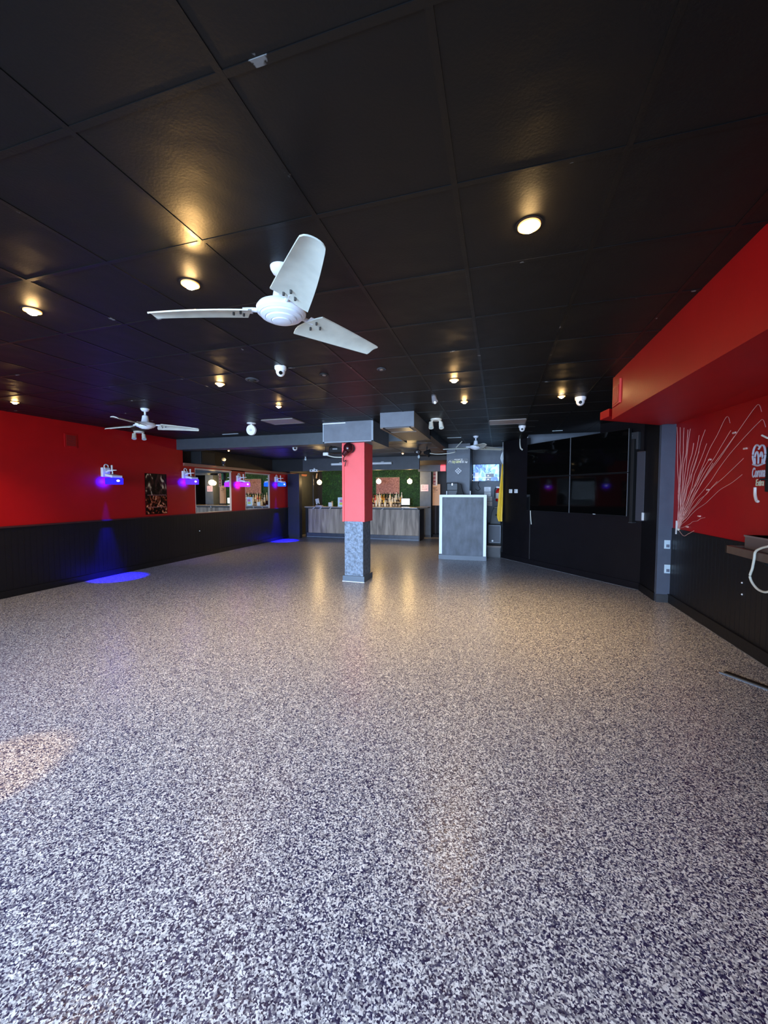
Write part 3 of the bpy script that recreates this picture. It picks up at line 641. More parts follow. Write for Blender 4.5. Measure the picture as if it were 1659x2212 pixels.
t = thing('brick_picture', 'dusty pink rectangular panel on the hedge between two globes', 'picture', ((a.x+b.x)/2, 13.89, (a.z+b.z)/2)); hw = (b.x-a.x)/2; hh = (a.z-b.z)/2
obj('panel', bx(NB(), -hw, hw, -.02, .005, -hh, hh), ramp_mat('dusty_brick', [(.35, (118, 72, 66)), (.65, (176, 122, 112))], 30, .6), t)
bm = bx(NB(), -hw-.01, -hw, -.026, .005, -hh, hh); bx(bm, hw, hw+.01, -.026, .005, -hh, hh); bx(bm, -hw-.01, hw+.01, -.026, .005, hh, hh+.012); obj('frame', bm, mat('picture_frame', srgb(120, 130, 92), .5), t)
for px, py, lab in ((690, 1042, 'glowing globe lamp at the left end above the card reader'), (818, 1040, 'glowing globe lamp at the left corner of the pink panel'), (885, 1040, 'glowing globe lamp right of the pink panel, above the till')):
    p = onY(px, py, 12.9); t = thing('globe_lamp', lab, 'lamp', p, 0, 'warm globe lamps behind the bar')
    obj('globe', sph(NB(), (0, 0, 0), .085), GLOBE, t, smooth=True)
    obj('cord', cyl(NB(), (0, 0, .09), (0, 0, 2.45-p.z), .004), BLACKM, t); obj('ceiling_rose', cyl(NB(), (0, 0, 2.43-p.z), (0, 0, 2.45-p.z), .05), BLACKM, t, smooth=True)
    obj('collar', cyl(NB(), (0, 0, .07), (0, 0, .11), .03), METAL, t)
    lamp('globe_light', 'POINT', p+Vector((0, -.12, .02)), 34, WARM, shadow_soft_size=.1)
p = onY(684, 1028, 13.7); t = thing('hanging_tag', 'cream slanted tag hanging above the leftmost globe', 'tag', p); obj('card', obx(NB(), (0, 0, 0), (.05, .01, .2), Matrix.Rotation(.18, 3, 'Y')), mat('tag_cream', srgb(220, 190, 160), .5), t); obj('string', cyl(NB(), (.01, 0, .09), (.01, 0, 2.45-p.z), .003), BLACKM, t)
p = onY(675, 1049, 13.9); tag(obj('framed_notice', bx(NB(), -.05, .05, -.01, .01, -.08, .08), mat('notice_peach', srgb(230, 170, 130), .5), loc=p), 'small peach framed notice left of the leftmost globe', 'notice')
p = onz(669, 1094, 1.06); tag(obj('pole', cyl(NB(), (-6.28, 12.45, 1.064), (-6.28, 12.45, 2.15), .018), DGREY), 'thin grey pole rising from the left end of the bar', 'pole')
t = thing('bar_end_pillar', 'blue-grey pillar at the right end of the bar', 'pillar', (-2.42, 13.2, 0))
obj('shaft', bx(NB(), -.19, .19, 0, .35, .08, 2.245), GREY, t); obj('foot', bx(NB(), -.2, .2, -.015, .36, 0, .08), DGREY, t)
p = onY(917, 1054, 13.19); t = thing('pink_notice', 'pink notice with grey print taped on the bar end pillar', 'notice', (p.x, 13.198, p.z))
obj('paper', bx(NB(), -.13, .13, -.006, 0, -.115, .115), mat('pink_paper', srgb(236, 200, 214), .6), t)
bm = NB()
for k in range(5):
    for j in range(3): bx(bm, -.09+k*.036, -.09+k*.036+random.uniform(.012, .03), -.008, -.006, .05-j*.055, .05-j*.055+random.uniform(.01, .035))
obj('print', bm, mat('notice_print', srgb(150, 120, 140), .6), t)
# things above the bar
t = thing('tube_light', 'long white tube light on the fascia over the bar, passing behind the column', 'light fitting', (-3.95, 10.97, 2.39))
obj('body', cyl(NB(), (-.93, -.02, 0), (.93, -.02, 0), .036, seg=16), WHITE, t, smooth=True); obj('bracket', bx(NB(), -.7, -.62, -.02, .03, -.02, .05), WHITE, t); obj('bracket', bx(NB(), .62, .7, -.02, .03, -.02, .05), WHITE, t)
for s in (-1, 1): obj('end_cap', cyl(NB(), (s*.93, -.02, 0), (s*.955, -.02, 0), .039, seg=16), mat('cap_grey', srgb(190, 196, 196), .4), t, smooth=True)
t = thing('emergency_light', 'white twin-lamp emergency unit above the left end of the bar', 'emergency light', (-5.49, 10.94, 2.21))
obj('housing', bx(NB(), -.13, .13, -.03, .05, -.035, .035), WHITE, t, bevel=.008)
for s in (-1, 1): obj('lamp', cyl(NB(), (s*.065, -.036, 0), (s*.065, -.03, 0), .017), GLOSSB, t)
obj('test_lamp', sph(NB(), (.02, 0, .05), .03), WHITE, t)
p = onz(660, 987, 2.58); t = thing('hanging_bulb', 'unlit white bulb hanging from the lower ceiling, left of the column', 'bulb', p)
obj('socket', cyl(NB(), (0, 0, 0), (0, 0, -.03), .02), WHITE, t); obj('bulb_glass', sph(NB(), (0, 0, -.07), .034, (1, 1, 1.2)), mat('bulb_pale', srgb(206, 224, 226), .3), t, smooth=True)
p = onY(728, 972, 8.0); t = thing('projector', 'black projector with silver label hung under the lower ceiling, left of the column', 'projector', (p.x, 8.0, p.z))
obj('casing', bx(NB(), -.16, .2, -.1, .2, -.07, .07), BLACKM, t, bevel=.03); obj('silver_label', bx(NB(), -.06, .05, -.105, -.1, -.005, .03), METAL, t)
obj('ceiling_mount', cyl(NB(), (0, .05, .06), (0, .05, 2.58-p.z), .02), BLACKM, t); obj('power_lead', tube(NB(), smooth_path([(-.1, 0, .06), (-.2, 0, .12), (-.42, 0, .17)]), .008), BLACKM, t)
p = onY(704, 981, 7.9); t = thing('white_junction_box', 'white box beside the hanging projector', 'box', (p.x, 7.9, 2.579)); obj('box_body', bx(NB(), -.06, .06, -.03, .03, p.z-2.579-.035, p.z-2.579+.035), WHITE, t, bevel=.01); obj('drop_cord', cyl(NB(), (-.01, 0, p.z-2.579+.03), (-.01, 0, 0), .005), BLACKM, t); obj('white_lead', tube(NB(), smooth_path([(.04, 0, p.z-2.579-.03), (.2, 0, p.z-2.579-.07), (.42, 0, p.z-2.579-.08)]), .012), CABW, t)
p = onz(903, 966, 2.58); t = thing('black_par_light', 'black spotlight with white cable right of the duct, over the bar end', 'spotlight', (p.x, p.y, 2.58))
obj('yoke', cyl(NB(), (0, 0, 0), (0, 0, -.06), .012), BLACKM, t); obj('head', obx(NB(), (0, 0, -.11), (.13, .12, .11), Matrix.Rotation(.5, 3, 'Y')), mat('par_brown', srgb(34, 20, 16), .25), t, bevel=.015); obj('front_lamp', sph(NB(), (-.01, -.07, -.12), .02), WHITE, t); obj('hanging_bulb', sph(NB(), (.02, 0, -.22), .028, (1, 1, 1.5)), mat('bulb_pale', srgb(206, 224, 226), .3), t, smooth=True)
obj('mount_arm', cyl(NB(), (.02, 0, -.16), (.02, 0, -.2), .01), METAL, t)
t2 = thing('black_flood_light', 'black angular floodlight beside the spotlight over the bar end', 'floodlight', (p.x+.21, p.y, 2.58)); obj('bracket', cyl(NB(), (0, 0, 0), (0, 0, -.1), .012), BLACKM, t2); obj('head', cyl(NB(), (-.07, 0, -.13), (.06, -.03, -.15), .03, .095, seg=6), BLACKM, t2)
q = onz(998, 953, CZ)
tag(obj('sagging_cable', tube(NB(), smooth_path([(p.x+.28, p.y, 2.43), (p.x+.5, p.y-.05, 2.40), (p.x+.85, p.y-.1, 2.43), (q.x-.15, q.y+.1, 2.56), (q.x, q.y, CZ-.005)]), .009), CABW), 'white cable sagging from the ceiling to the black floodlight', 'cable')
# hallway signs
p = onY(957, 1003, 12.85)
t = thing('exit_sign', 'red lit exit box at the end of the grey beam', 'exit sign', (p.x, 12.8, 2.44))
obj('lit_face', bx(NB(), -.08, .09, 0, .06, -.20, -.02), mat('exit_pink', srgb(255, 110, 110), .4, em=(1, .12, .14, 1), es=.9), t, bevel=.005)
obj('upper_face', bx(NB(), -.07, .09, .01, .06, -.02, .16), mat('exit_red', srgb(190, 20, 30), .4, em=(1, .02, .04, 1), es=.45), t, bevel=.005)
obj('casing', bx(NB(), -.09, .095, .055, .098, -.21, .17), mat('exit_case', srgb(120, 20, 30), .4), t)
a = onY(932, 1046, 14.2); b = onY(950, 1092, 14.2); w2 = (b.x-a.x)/2; h2 = (a.z-b.z)/2
t = thing('hallway_banner', 'tall peach banner with dark print at the hallway end', 'banner', ((a.x+b.x)/2, 14.3, 0))
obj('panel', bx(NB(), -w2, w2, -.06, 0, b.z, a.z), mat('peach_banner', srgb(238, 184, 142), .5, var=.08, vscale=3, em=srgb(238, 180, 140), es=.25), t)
bm = NB(); z0 = a.z-.12
for j, ws in enumerate(((.03, .05, .04), (.05, .03), (.04, .03, .06))):
    x = -w2+.05+.01*j
    for w_ in ws: bx(bm, x, x+w_, -.064, -.06, z0-j*.04-.02, z0-j*.04); x += w_+.01
bx(bm, -w2+.05, .02, -.064, -.06, z0-.16, z0-.15)
obj('print', bm, mat('banner_print', srgb(90, 60, 58), .6), t)
obj('support_post', bx(NB(), -.03, .03, -.03, .0, 0, b.z), mat('post_brown', srgb(60, 30, 30), .5), t)
obj('post_foot', bx(NB(), -.12, .12, -.12, .06, 0, .02), BLACKM, t)
a = onY(935, 1015, 14.0); b = onY(944, 1049, 14.0)
t = thing('vertical_sign', 'tall narrow red and white letter sign hanging in the hallway', 'sign', ((a.x+b.x)/2, 14.1, (a.z+b.z)/2)); w2 = (b.x-a.x)/2; h2 = (a.z-b.z)/2
obj('white_edge', bx(NB(), -w2, w2, -.04, 0, -h2, h2), mat('sign_cream', srgb(250, 236, 222), .4, em=srgb(250, 230, 215), es=.3), t, bevel=.01)
obj('red_strip', bx(NB(), -w2+.005, w2*.25, -.046, -.04, -h2+.02, h2-.02), mat('sign_red', srgb(214, 70, 76), .4), t)
bm = NB()
for k in range(4): bx(bm, -w2+.014, w2*.15, -.05, -.046, h2-.14-k*.13, h2-.05-k*.13)
obj('pale_letters', bm, mat('sign_letter', srgb(255, 200, 200), .5), t)
obj('cyan_side', bx(NB(), -w2-.08, -w2, -.03, 0, h2-.26, h2), mat('sign_cyan', srgb(90, 190, 200), .4), t)
obj('hanger', cyl(NB(), (0, -.02, h2), (0, -.02, 2.7-(a.z+b.z)/2), .006), BLACKM, t)

# ================================================================ DJ BOOTH
t = thing('dj_podium', 'slate-fronted DJ podium edged with a bright white border', 'podium', (-.785, 8.93, 0)); oo = (-.785, 8.93, 0)
obj('front_panel', L(bx(NB(), -1.25, -.32, 8.94, 8.97, .1, 1.42), oo), SLATE, t)
obj('body', L(bx(NB(), -1.31, -.26, 8.97, 9.36, .0, 1.43), oo), BLACK, t)
bm = bx(NB(), -1.31, -1.245, 8.925, 8.97, .12, 1.48); bx(bm, -.325, -.26, 8.925, 8.97, .10, 1.48); bx(bm, -1.245, -.325, 8.925, 8.97, 1.425, 1.48)
obj('white_border', L(bm, oo), WHITEP, t)
obj('podium_top', L(bx(NB(), -1.31, -.26, 8.97, 9.38, 1.43, 1.478), oo), mat('podium_top', srgb(60, 62, 66), .4), t)
obj('plinth', L(bx(NB(), -1.32, -.25, 8.92, 8.97, 0, .1), oo), mat('podium_plinth', srgb(84, 92, 102), .4), t)
t = thing('stage_riser', 'low black stage riser beside the podium', 'platform', (-.3, 9.42, 0)); oo = (-.3, 9.42, 0)
obj('deck', L(bx(NB(), -.67, .06, 9.45, 10.44, .24, .28), oo), mat('deck_brown', srgb(92, 76, 66), .5), t); obj('skirt', L(bx(NB(), -.66, .05, 9.46, 10.42, 0, .24), oo), BLACK, t)
t = thing('subwoofer', 'black subwoofer with a small white badge on the riser', 'speaker', (-.09, 9.6, .28))
obj('cabinet', bx(NB(), -.17, .15, 0, .45, 0, .50), BLACKM, t, bevel=.01); obj('grille', bx(NB(), -.14, .135, -.008, 0, .06, .47), mat('blue_black_grille', srgb(48, 54, 66), .5), t)
bm = bx(NB(), -.125, .14, -.014, -.006, .462, .475); bx(bm, .128, .14, -.014, -.006, .06, .47); bx(bm, -.125, .14, -.014, -.006, .055, .068); obj('grille_frame', bm, mat('grille_edge', srgb(110, 118, 130), .4), t)
obj('badge', cyl(NB(), (-.045, -.016, .10), (-.045, -.008, .10), .022), WHITE, t)
t = thing('monitor_speaker', 'grey wedge monitor speaker lying on the subwoofer', 'speaker', (-.06, 9.65, .78))
obj('cabinet', prism(NB(), [(-.14, 0, 0), (.11, 0, 0), (.09, .1, .36), (-.06, .1, .38), (-.10, .06, .28)], (0, .3, 0)), mat('wedge_grey', srgb(74, 80, 82), .5, var=.15), t, bevel=.015)
obj('top_pad', bx(NB(), -.05, .09, .1, .38, .37, .40), mat('pad_grey', srgb(120, 122, 112), .6), t, bevel=.012)
obj('port', cyl(NB(), (.01, .05, .22), (.01, .04, .2), .025), BLACKM, t)
t = thing('equipment_case', 'black open equipment case standing on the podium', 'case', (-1.03, 9.2, 1.478))
obj('case_back', bx(NB(), -.15, .10, .0, .04, .02, .27), mat('case_grey', srgb(58, 64, 68), .5), t, bevel=.01)
bm = bx(NB(), -.16, .11, -.01, .05, .265, .285); bx(bm, -.16, -.145, -.01, .05, 0, .28); bx(bm, .095, .11, -.01, .05, 0, .28); bx(bm, -.16, .11, -.01, .05, .10, .115); obj('case_rim', bm, BLACKM, t, bevel=.004)
obj('latch', bx(NB(), -.035, -.01, -.016, -.01, .22, .27), METAL, t); obj('tray', bx(NB(), -.13, .08, -.04, .03, 0, .07), DGREY, t); obj('cloth_side', prism(NB(), [(.11, 0, 0), (.24, 0, 0), (.2, 0, .12), (.17, 0, .26), (.11, 0, .28)], (0, .05, 0)), BLACKM, t)
for px, lab in ((965, 'short white post at the left corner of the podium top'), (1016, 'short white post near the right part of the podium top')):
    p = onY(px, 1068, 9.1); tag(obj('white_post', cyl(NB(), (0, 0, 0), (0, 0, .09), .012), WHITE, loc=(p.x, 9.1, 1.478)), lab, 'post', 'white posts on the podium')
t = thing('dj_sign', 'black DJ name sign with white and yellow lettering high on the grey pier', 'sign', (-.945, 9.5, 2.282))
obj('board', bx(NB(), -.23, .23, -.018, 0, -.062, .062), mat('sign_black', srgb(20, 20, 28), .35), t)
FR = (math.pi/2, 0, 0); WL = mat('sign_white', srgb(240, 240, 235), .5, em=(1, 1, .95, 1), es=.2); YL = mat('sign_yellow', srgb(235, 235, 150), .5, em=(.9, .9, .4, 1), es=.2)
text('small_heading', 'RESIDENT DJ', .034, WL, t, (0, -.02, .038), FR); text('dj_letters', 'DJ', .07, YL, t, (-.115, -.02, -.018), FR, sx=.9)
text('name_letters', 'GEN', .07, YL, t, (-.01, -.02, -.018), FR, sx=.8); text('name_letters_end', 'ETIX', .07, WL, t, (.085, -.02, -.018), FR, sx=.55)
obj('arc_mark', tube(NB(), [(-.2+.03*math.cos(a_), -.02, -.03+.04*math.sin(a_)) for a_ in [k*.4 for k in range(9)]], .006), WL, t); text('side_letters', 'Lp', .055, WL, t, (.185, -.02, -.02), FR)
t = thing('diamond_ornament', 'diamond wall ornament with nine pale dots under the DJ sign', 'ornament', (-.945, 9.5, 2.05))
R45 = Matrix.Rotation(math.radians(45), 3, 'Y')
obj('plate', obx(NB(), (0, -.008, 0), (.135, .014, .135), R45), mat('ornament_grey', srgb(60, 62, 66), .4), t)
bm = NB()
for i in (-1, 0, 1):
    for j in (-1, 0, 1):
        v = R45 @ Vector((i*.042, 0, j*.042)); cyl(bm, (v.x, -.022, v.z), (v.x, -.014, v.z), .016, seg=12)
obj('pale_dots', bm, mat('ornament_dot', srgb(190, 190, 194), .35), t)
# corner monitor
a = onY(1018, 1004, 10.4); b = onY(1078, 1039, 10.4)
t = thing('camera_monitor', 'wall screen showing a bright grid of camera pictures in the DJ corner', 'monitor', ((a.x+b.x)/2, 10.45, (a.z+b.z)/2)); w2 = (b.x-a.x)/2; h2 = (a.z-b.z)/2
obj('casing', bx(NB(), -w2-.01, w2+.01, -.06, 0, -h2-.01, h2+.01), BLACKM, t)
SC = ramp_mat('screen_pictures', [(.38, (70, 110, 190)), (.5, (140, 200, 240)), (.62, (215, 245, 255))], 5.5, .3, em=.75, detail=2, dist=1.5)
SD = mat('screen_dark_tile', srgb(70, 78, 92), .3, em=srgb(70, 78, 92), es=.5); SW = mat('screen_white_spot', (1, 1, 1, 1), .3, em=(1, 1, 1, 1), es=1.2)
obj('screen', bx(NB(), -w2+.05, w2, -.064, -.06, -h2, h2), SC, t)
bm = NB(); bx(bm, -w2+.1, -w2+.19, -.066, -.063, -h2, -h2+.22); obj('screen_pale_tile', bm, mat('screen_lilac', srgb(200, 200, 225), .3, em=srgb(200, 205, 230), es=.8), t)
bm = NB(); bx(bm, .02, .15, -.067, -.063, -h2, -h2+.09); bx(bm, .02, .22, -.067, -.063, -h2+.1, -h2+.19); obj('screen_dark_tiles', bm, SD, t)
bm = NB(); sph(bm, (.08, -.067, -h2+.045), .014, (1.3, .3, 1)); sph(bm, (.08, -.067, -h2+.14), .014, (1.3, .3, 1)); bx(bm, -w2+.01, -w2+.05, -.066, -.06, -h2+.01, -h2+.02); bx(bm, -w2+.01, -w2+.045, -.066, -.06, -h2+.16, -h2+.168); bx(bm, -w2+.05, .16, -.068, -.064, -h2+.093, -h2+.099); obj('screen_white_marks', bm, SW, t)
obj('power_lead', tube(NB(), smooth_path([(-.15, -.03, -h2), (-.17, -.03, -h2-.1), (-.12, -.03, -h2-.2), (-.18, -.02, -h2-.24), (-.24, -.02, -h2-.2)]), .006), BLACKM, t)
PL = [(1046, 1052, 1060, 1062, 'top white notice of the stack beside the podium', (240, 242, 244)), (1046, 1063, 1060, 1072, 'second notice from the top, beside the podium', (222, 224, 224)), (1050, 1073, 1063, 1082, 'third notice from the top, set further right', (226, 226, 222)), (1050, 1083, 1063, 1092, 'lowest notice, cream with a drooping corner', (226, 212, 202))]
for x0, y0, x1, y1, lab, c in PL:
    a = onY(x0, y0, 10.44); b = onY(x1, y1, 10.44); t = thing('paper_notice', lab, 'notice', ((a.x+b.x)/2, 10.45, (a.z+b.z)/2), 0, 'notices on the DJ corner wall'); w2 = (b.x-a.x)/2; h2 = (a.z-b.z)/2
    obj('sheet', prism(NB(), [(-w2, 0, -h2), (w2, 0, -h2-(.015 if y0 == 1083 else 0)), (w2, 0, h2), (-w2, 0, h2)], (0, -.006, 0)), mat('paper_%d' % y0, srgb(*c), .6), t)
    bm = NB()
    for k in range(4): bx(bm, -w2*.6, w2*random.uniform(.2, .7), -.008, -.006, h2*.5-k*.022, h2*.5-k*.022+.006)
    obj('print', bm, mat('faint_print', srgb(150, 152, 150), .6), t)
t = thing('fire_extinguisher', 'red fire extinguisher with pale label on the DJ corner wall', 'fire extinguisher', (-.02, 10.35, 1.3))
rm = mat('extinguisher_red', srgb(205, 20, 22), .2)
obj('cylinder', lathe(NB(), [(.02, 0), (.055, .012), (.062, .04), (.062, .27), (.052, .30), (.022, .325), (.018, .345)]), rm, t, smooth=True)
obj('label_band', lathe(NB(), [(.0625, .08), (.064, .081), (.064, .22), (.0625, .221)]), mat('ext_label', srgb(222, 214, 200), .5), t, smooth=True)
obj('valve_handle', prism(NB(), [(-.05, -.012, .35), (.05, -.012, .34), (.03, -.012, .38), (-.045, -.012, .39)], (0, .024, 0)), mat('valve_white', srgb(220, 226, 230), .4), t)
obj('wall_bracket', bx(NB(), -.07, .04, .03, .098, .075, .085), WHITE, t); obj('hose', tube(NB(), smooth_path([(-.02, 0, .35), (-.075, 0, .33), (-.085, .02, .2), (-.08, .02, .09)]), .01), BLACKM, t)
# furled flag
t = thing('furled_flag', 'furled yellow flag hanging at the corner of the black wall', 'flag', (.05, 9.47, 0))
def flagbm(z0, z1, wf):
    bm = NB(); rings = []
    for i in range(19):
        u = i/18; z = z1+(z0-z1)*u; w_ = wf(u); ring = []
        for k in range(20):
            a_ = 2*math.pi*k/20; rr = 1+.25*math.cos(5*a_+u*3); ring.append(bm.verts.new((-.0+.03-w_*.5*(1)+w_*.5*math.cos(a_)*rr, .03*math.sin(a_)*rr-.03, z)))
        rings.append(ring)
    for a_, b_ in zip(rings, rings[1:]):
        for k in range(20): bm.faces.new((a_[k], a_[(k+1) % 20], b_[(k+1) % 20], b_[k]))
    bm.faces.new(rings[0][::-1]); bm.faces.new(rings[-1]); return bm
obj('yellow_cloth', flagbm(.86, 2.2, lambda u: .022+.085*min(1, u*1.25)*(1-max(0, u-.93)*5)), mat('flag_yellow', srgb(240, 190, 40), .6, var=.08), t, smooth=True)
obj('white_cloth', flagbm(2.18, 2.46, lambda u: .02+.035*math.sin(math.pi*min(1, u*1.1))), mat('flag_white', srgb(215, 225, 228), .6), t, smooth=True)
obj('hanging_cord', cyl(NB(), (.02, -.02, 2.44), (.02, -.02, 2.69), .004), WHITE, t)

# ================================================================ ANGLED WALL: VIDEO WALL, OUTLETS, CABLES
RA = math.atan2(DW.y, DW.x)
names = ['upper left screen of the black video wall', 'upper right screen of the black video wall', 'lower left screen of the black video wall', 'lower right screen of the black video wall']
k = 0
for z0 in (1.845, 1.15):
    for s0 in (.885, 2.0):
        t = thing('video_screen', names[k], 'television', aw(s0+.555, .0, z0), RA, 'switched-off video wall screens')
        obj('screen_glass', bx(NB(), -.545, .545, -.1205, -.116, .01, .68), GLOSSB, t)
        obj('casing', bx(NB(), -.552, .552, -.117, -.06, .003, .687), BLACKM, t, bevel=.003)
        obj('wall_mount', bx(NB(), -.2, .2, -.06, 0, .15, .5), BLACKM, t)
        bm = bx(NB(), .545, .552, -.122, -.11, .003, .687); obj('bezel_edge', bm, mat('bezel_grey', srgb(120, 122, 126), .3), t)
        if k == 3: obj('badge', bx(NB(), -.06, -.01, -.1225, -.12, .004, .012), WHITE, t)
        k += 1
s0, z1 = onw(1372, 978, .05); s1, z0 = onw(1390, 1126, .05)
t = thing('column_speaker', 'tall narrow grey column speaker at the right of the video wall', 'speaker', aw((s0+s1)/2, 0, z0), RA); h2 = z1-z0
obj('cabinet', bx(NB(), -.045, .085, -.06, 0, 0, h2), mat('column_speaker_grey', srgb(64, 64, 72), .5, bump=.3, bscale=300), t, bevel=.004); obj('top_cap', bx(NB(), -.045, .085, -.062, 0, h2, h2+.01), METAL, t)
t = thing('tall_black_bracket', 'tall black bracket strip between the video wall and the column speaker', 'bracket', aw(3.15, 0, 1.06), RA); obj('strip', bx(NB(), -.02, .03, -.1, -.004, 0, 1.3), BLACKM, t, bevel=.004); obj('base_plate', bx(NB(), -.03, .035, -.1, -.004, -.012, 0), DGREY, t)
s, z = onw(1369, 955, .03); t = thing('grey_wall_box', 'dark grey box high on the black wall above the column speaker', 'box', aw(s, 0, z), RA); obj('box_body', bx(NB(), -.09, .09, -.06, 0, -.12, .15), DGREY, t, bevel=.005); obj('cover_screws', cyl(NB(), (0, -.064, .1), (0, -.06, .1), .008), METAL, t)
for px, lab in ((1103.5, 'left of the two white power outlets on the black wall'), (1115, 'right of the two white power outlets on the black wall')):
    s, z = onw(px, 1061, .0); t = thing('power_outlet', lab, 'outlet', aw(s, 0, z), RA, 'white outlets on the black wall'); obj('cover_plate', bx(NB(), -.052, .052, -.012, 0, -.043, .043), WHITE, t, bevel=.006); obj('socket_hole', cyl(NB(), (-.02, -.014, .008), (-.02, -.011, .008), .009), BLACKM, t)
s, z = onw(1389, 1112, 0); t = thing('light_switch', 'narrow white switch at the lower end of the column speaker', 'switch', aw(3.262, 0, 1.16), RA); obj('cover_plate', bx(NB(), .05, .085, -.075, -.001, -.06, .06), WHITE, t, bevel=.004); obj('rocker', bx(NB(), .06, .075, -.08, -.075, -.02, .02), WHITE, t)
s, z = onw(1124, 949, .02)
t = thing('looped_cable', 'white looped cable hanging from the ceiling onto the video wall', 'cable', aw(s, .03, z), RA)
obj('cable_loop', tube(NB(), smooth_path([(0, 0, .02), (.02, -.02, -.1), (.05, -.03, -.2), (.13, -.05, -.25)]), .008), CABW, t); obj('cable_loop', tube(NB(), smooth_path([(.0, 0, .02), (.04, -.03, -.1), (.10, -.06, -.2), (.15, -.05, -.24)]), .008), CABW, t); obj('ceiling_plate', lathe(NB(), [(.06, .02), (.06, .028)]), WHITE, t)
s, z = onw(1146, 1125, .02)
tag(obj('power_lead', tube(NB(), smooth_path([aw(s, .03, 1.16), aw(s+.02, .035, 1.0), aw(s+.035, .03, .86)]), .008), CABW), 'short white lead hanging beneath the left screens', 'cable')
for py, lab in ((1176, 'upper white outlet on the blue-grey pilaster'), (1229, 'lower white outlet on the blue-grey pilaster')):
    p = onY(1441, py, 6.24); t = thing('wall_outlet', lab, 'outlet', (p.x, 6.24, p.z), 0, 'outlets on the pilaster'); obj('cover_plate', bx(NB(), -.036, .036, -.008, 0, -.06, .06), mat('outlet_pale_blue', srgb(205, 228, 240), .4), t, bevel=.003); obj('socket', bx(NB(), -.012, .026, -.011, -.008, -.04, .0), mat('outlet_slot', srgb(110, 120, 140), .4), t)

# ================================================================ RIGHT WALL ITEMS
p0 = onX(1324, 882, 1.11); p1 = onX(1341, 822, 1.11)
t = thing('soffit_vent', 'red-painted vent cover on the side of the red soffit', 'vent', (1.11, 4.40, 2.49))
obj('vent_frame', bx(NB(), -.012, 0, -.12, .12, -.10, .10), RED, t, bevel=.003)
bm = NB()
for k in range(8): bx(bm, -.018, -.011, -.1+k*.026, -.088+k*.026, -.08, .08)
obj('louvres', bm, RED, t); obj('bright_edge', bx(NB(), -.016, 0, -.128, -.12, -.10, .13), mat('vent_edge', srgb(225, 70, 60), .4), t)
# pale wires fanned over the wall
t = thing('wire_fan', 'bundle of pale wires fanned out over the red wall', 'wires', (2.285, 6.02, 1.03)); base = Vector((2.285, 6.02, 1.03))
ends = [(1463, 922), (1470, 923), (1478, 924), (1487, 928), (1492, 926), (1500, 957), (1511, 940), (1524, 928), (1528, 958), (1535, 990), (1568, 905), (1579, 930), (1587, 942), (1540, 1000), (1633, 880), (1640, 912), (1606, 990), (1605, 1025), (1550, 1040), (1520, 1010), (1523, 1118), (1510, 975)]
for i, (ex, ey) in enumerate(ends):
    e = onX(ex, ey, 2.285); d = e-base; pts = [Vector((0, 0, 0))]; n = 9
    bend = Vector((0, -d.z*.0, 0))
    for k in range(1, n+1):
        u = k/n; j = random.uniform(-.018, .018) if k < n else 0
        # rise first steeply near the bundle then spread
        yy = d.y*(u**1.25); zz = d.z*u
        pts.append(Vector((random.uniform(-.008, .002), yy+j, zz+j*.3)))
    if i in (10, 14, 15): pts += [pts[-1]+Vector((0, -.06, .01)), pts[-1]+Vector((0, -.10, -.06))]
    obj('wire', tube(NB(), smooth_path(pts, 4), .0032 if i < 6 else .0024, 6), WIRE, t)
obj('tail_coil', tube(NB(), smooth_path([(0, 0, 0), (0, -.15, -.06), (-.01, -.3, -.02), (0, -.42, .03)]), .003, 6), WIRE, t)
obj('tie', sph(NB(), (0, 0, .01), .018), CABW, t)
obj('bracket', bx(NB(), -.01, .01, .06, .075, -.06, .12), WHITE, t)
cl = []
for px, py in ((1611, 969), (1511, 1115), (1485, 1138), (1534, 993), (1530, 1058), (1587, 935)):
    p = onX(px, py, 2.298); tag(obj('cable_clip', obx(NB(), (-.004, 0, 0), (.012, .05, .016)), mat('clip_pale', srgb(236, 200, 190), .5), loc=p), {1611: 'small pale clip just left of the beer sign', 1511: 'pale clip low among the wire ends', 1485: 'pale clip at the foot of the wire fan', 1534: 'pale clip in the middle of the wire fan', 1530: 'pale clip left of the lower wires', 1587: 'pale clip near the top of the right wires'}[px], 'clip', 'pale cable clips on the red wall')
# beer neon sign (unlit)
NEON = mat('unlit_neon_glass', srgb(200, 204, 214), .25); NEON2 = mat('unlit_neon_green', srgb(216, 220, 186), .25)
t = thing('neon_beer_sign', 'unlit neon beer sign with a crown over script lettering on the red wall', 'neon sign', (2.3, 4.27, 1.73))
RW = (math.pi/2, 0, -math.pi/2)
obj('black_backboard', bx(NB(), -.03, -.002, -.45, .03, -.2, .20), BLACKM, t, bevel=.01)
text('script_letters', 'Corona', .125, NEON, t, (-.09, .005, -.03), RW, extrude=.002, sx=.47, shear=.15)
text('small_letters', 'Extra', .085, NEON2, t, (-.09, -.02, -.12), RW, extrude=.002, sx=.62, shear=.15)
bm = NB()
tube(bm, smooth_path([(-.09, .07, .05), (-.09, .10, .12), (-.09, .085, .19), (-.09, .04, .22), (-.09, -.02, .20)]), .008)
tube(bm, smooth_path([(-.09, .055, .05), (-.09, .06, .12), (-.09, .03, .16), (-.09, .0, .12), (-.09, -.005, .05)]), .007)
tube(bm, smooth_path([(-.09, -.10, .05), (-.09, -.12, .12), (-.09, -.10, .19), (-.09, -.05, .21), (-.09, .0, .18)]), .008)
tube(bm, smooth_path([(-.09, -.075, .05), (-.09, -.075, .11), (-.09, -.05, .15), (-.09, -.03, .11)]), .007)
tube(bm, smooth_path([(-.09, .09, .05), (-.09, .0, .035), (-.09, -.11, .05)]), .009)
for v in bm.verts: v.co.y = v.co.y*.78+.015
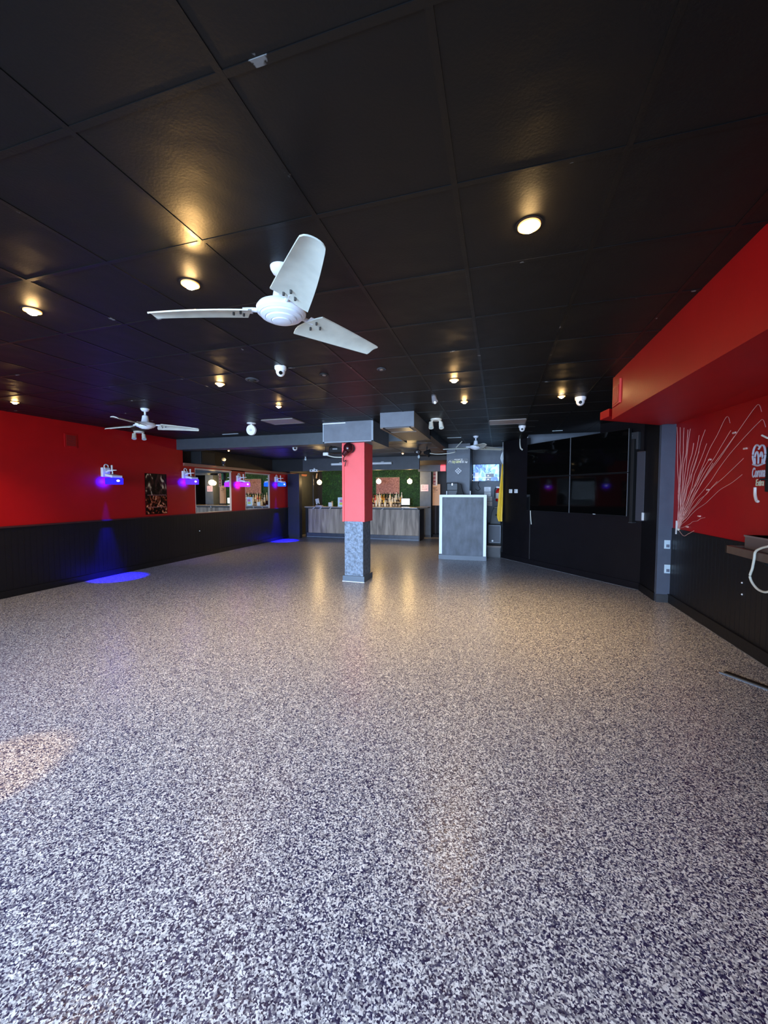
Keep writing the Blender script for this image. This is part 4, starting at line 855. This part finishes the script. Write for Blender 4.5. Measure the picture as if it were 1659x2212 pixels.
obj('crown_tube', bm, NEON, t, smooth=True)
obj('bottle_tail_tube', tube(NB(), smooth_path([(-.09, .04, -.16), (-.09, .035, -.23), (-.09, .01, -.28), (-.09, -.01, -.285)]), .012), mat('tail_cream', srgb(225, 215, 205), .3), t, smooth=True)
obj('standoff', cyl(NB(), (0, -.05, .1), (-.09, -.05, .1), .008), BLACKM, t); obj('standoff', cyl(NB(), (0, -.02, -.09), (-.09, -.02, -.09), .008), BLACKM, t)
obj('cable_hook', tube(NB(), [(-.01, -.05, .25), (-.06, -.04, .27), (-.08, .0, .30)], .008), CABW, t)
# shelf with box and cord
t = thing('wall_shelf', 'dark wooden wall shelf on the right wall near the edge', 'shelf', (2.3, 3.6, 1.0))
BR = mat('shelf_wood', srgb(92, 74, 64), .5, var=.2, vscale=12)
obj('shelf_board', bx(NB(), -.26, -.013, -.9, .70, .0, .025), mat('shelf_slate', srgb(70, 72, 76), .4), t)
bm = bx(NB(), -.285, -.255, -.9, .72, -.03, .04); bx(bm, -.285, -.013, .70, .725, -.03, .04); obj('wood_edging', bm, BR, t, bevel=.004)
obj('bracket', prism(NB(), [(-.013, .5, 0), (-.2, .5, 0), (-.013, .5, -.18)], (0, .03, 0)), BLACKM, t); obj('bracket', prism(NB(), [(-.013, -.4, 0), (-.2, -.4, 0), (-.013, -.4, -.18)], (0, .03, 0)), BLACKM, t)
t = thing('shelf_box', 'grey-brown box standing on the wooden wall shelf', 'box', (2.2, 3.95, 1.025)); obj('box_body', bx(NB(), -.08, .08, -.3, .3, 0, .12), mat('box_taupe', srgb(112, 96, 90), .5), t, bevel=.004); obj('lid_edge', bx(NB(), -.085, .085, -.305, .305, .105, .12), mat('box_lid', srgb(130, 116, 110), .5), t)
t = thing('outlet_puck', 'dark plug lying on the wall shelf', 'plug', (2.15, 4.2, 1.025)); obj('plug_body', bx(NB(), -.02, .02, -.02, .02, 0, .025), BLACKM, t, bevel=.003); obj('plug_pin', bx(NB(), -.03, -.02, -.004, .004, .01, .016), METAL, t)
pts = [onX(x, y, 2.0) for x, y in ((1661, 1180), (1645, 1184), (1632, 1192), (1629, 1208), (1625, 1228), (1620, 1245), (1627, 1262), (1642, 1276), (1662, 1277), (1690, 1250))]
tag(obj('extension_cord', tube(NB(), smooth_path(pts), .009), CABW), 'cream extension cord looping down from the wall shelf', 'cord')
for py, lab in ((1259, 'upper of two pale screws in the black wainscot below the shelf'), (1284, 'lower of two pale screws in the black wainscot below the shelf')):
    p = onX(1603, py, XR-.014); tag(obj('wall_screw', sph(NB(), (0, 0, 0), .009), WHITE, loc=p), lab, 'screw', 'pale screws in the wainscot')
# debris on the floor at the right edge
t = thing('floor_offcut', 'dark glossy offcut strip lying on the floor at the right edge', 'debris', (1.98, 3.75, 0), math.radians(-52))
obj('strip', bx(NB(), -.2, .2, -.02, .02, 0, .012), mat('offcut_brown', srgb(40, 34, 30), .25), t); obj('clear_strip', bx(NB(), -.22, .1, -.05, -.025, 0, .008), mat('offcut_clear', srgb(120, 130, 140), .1), t)
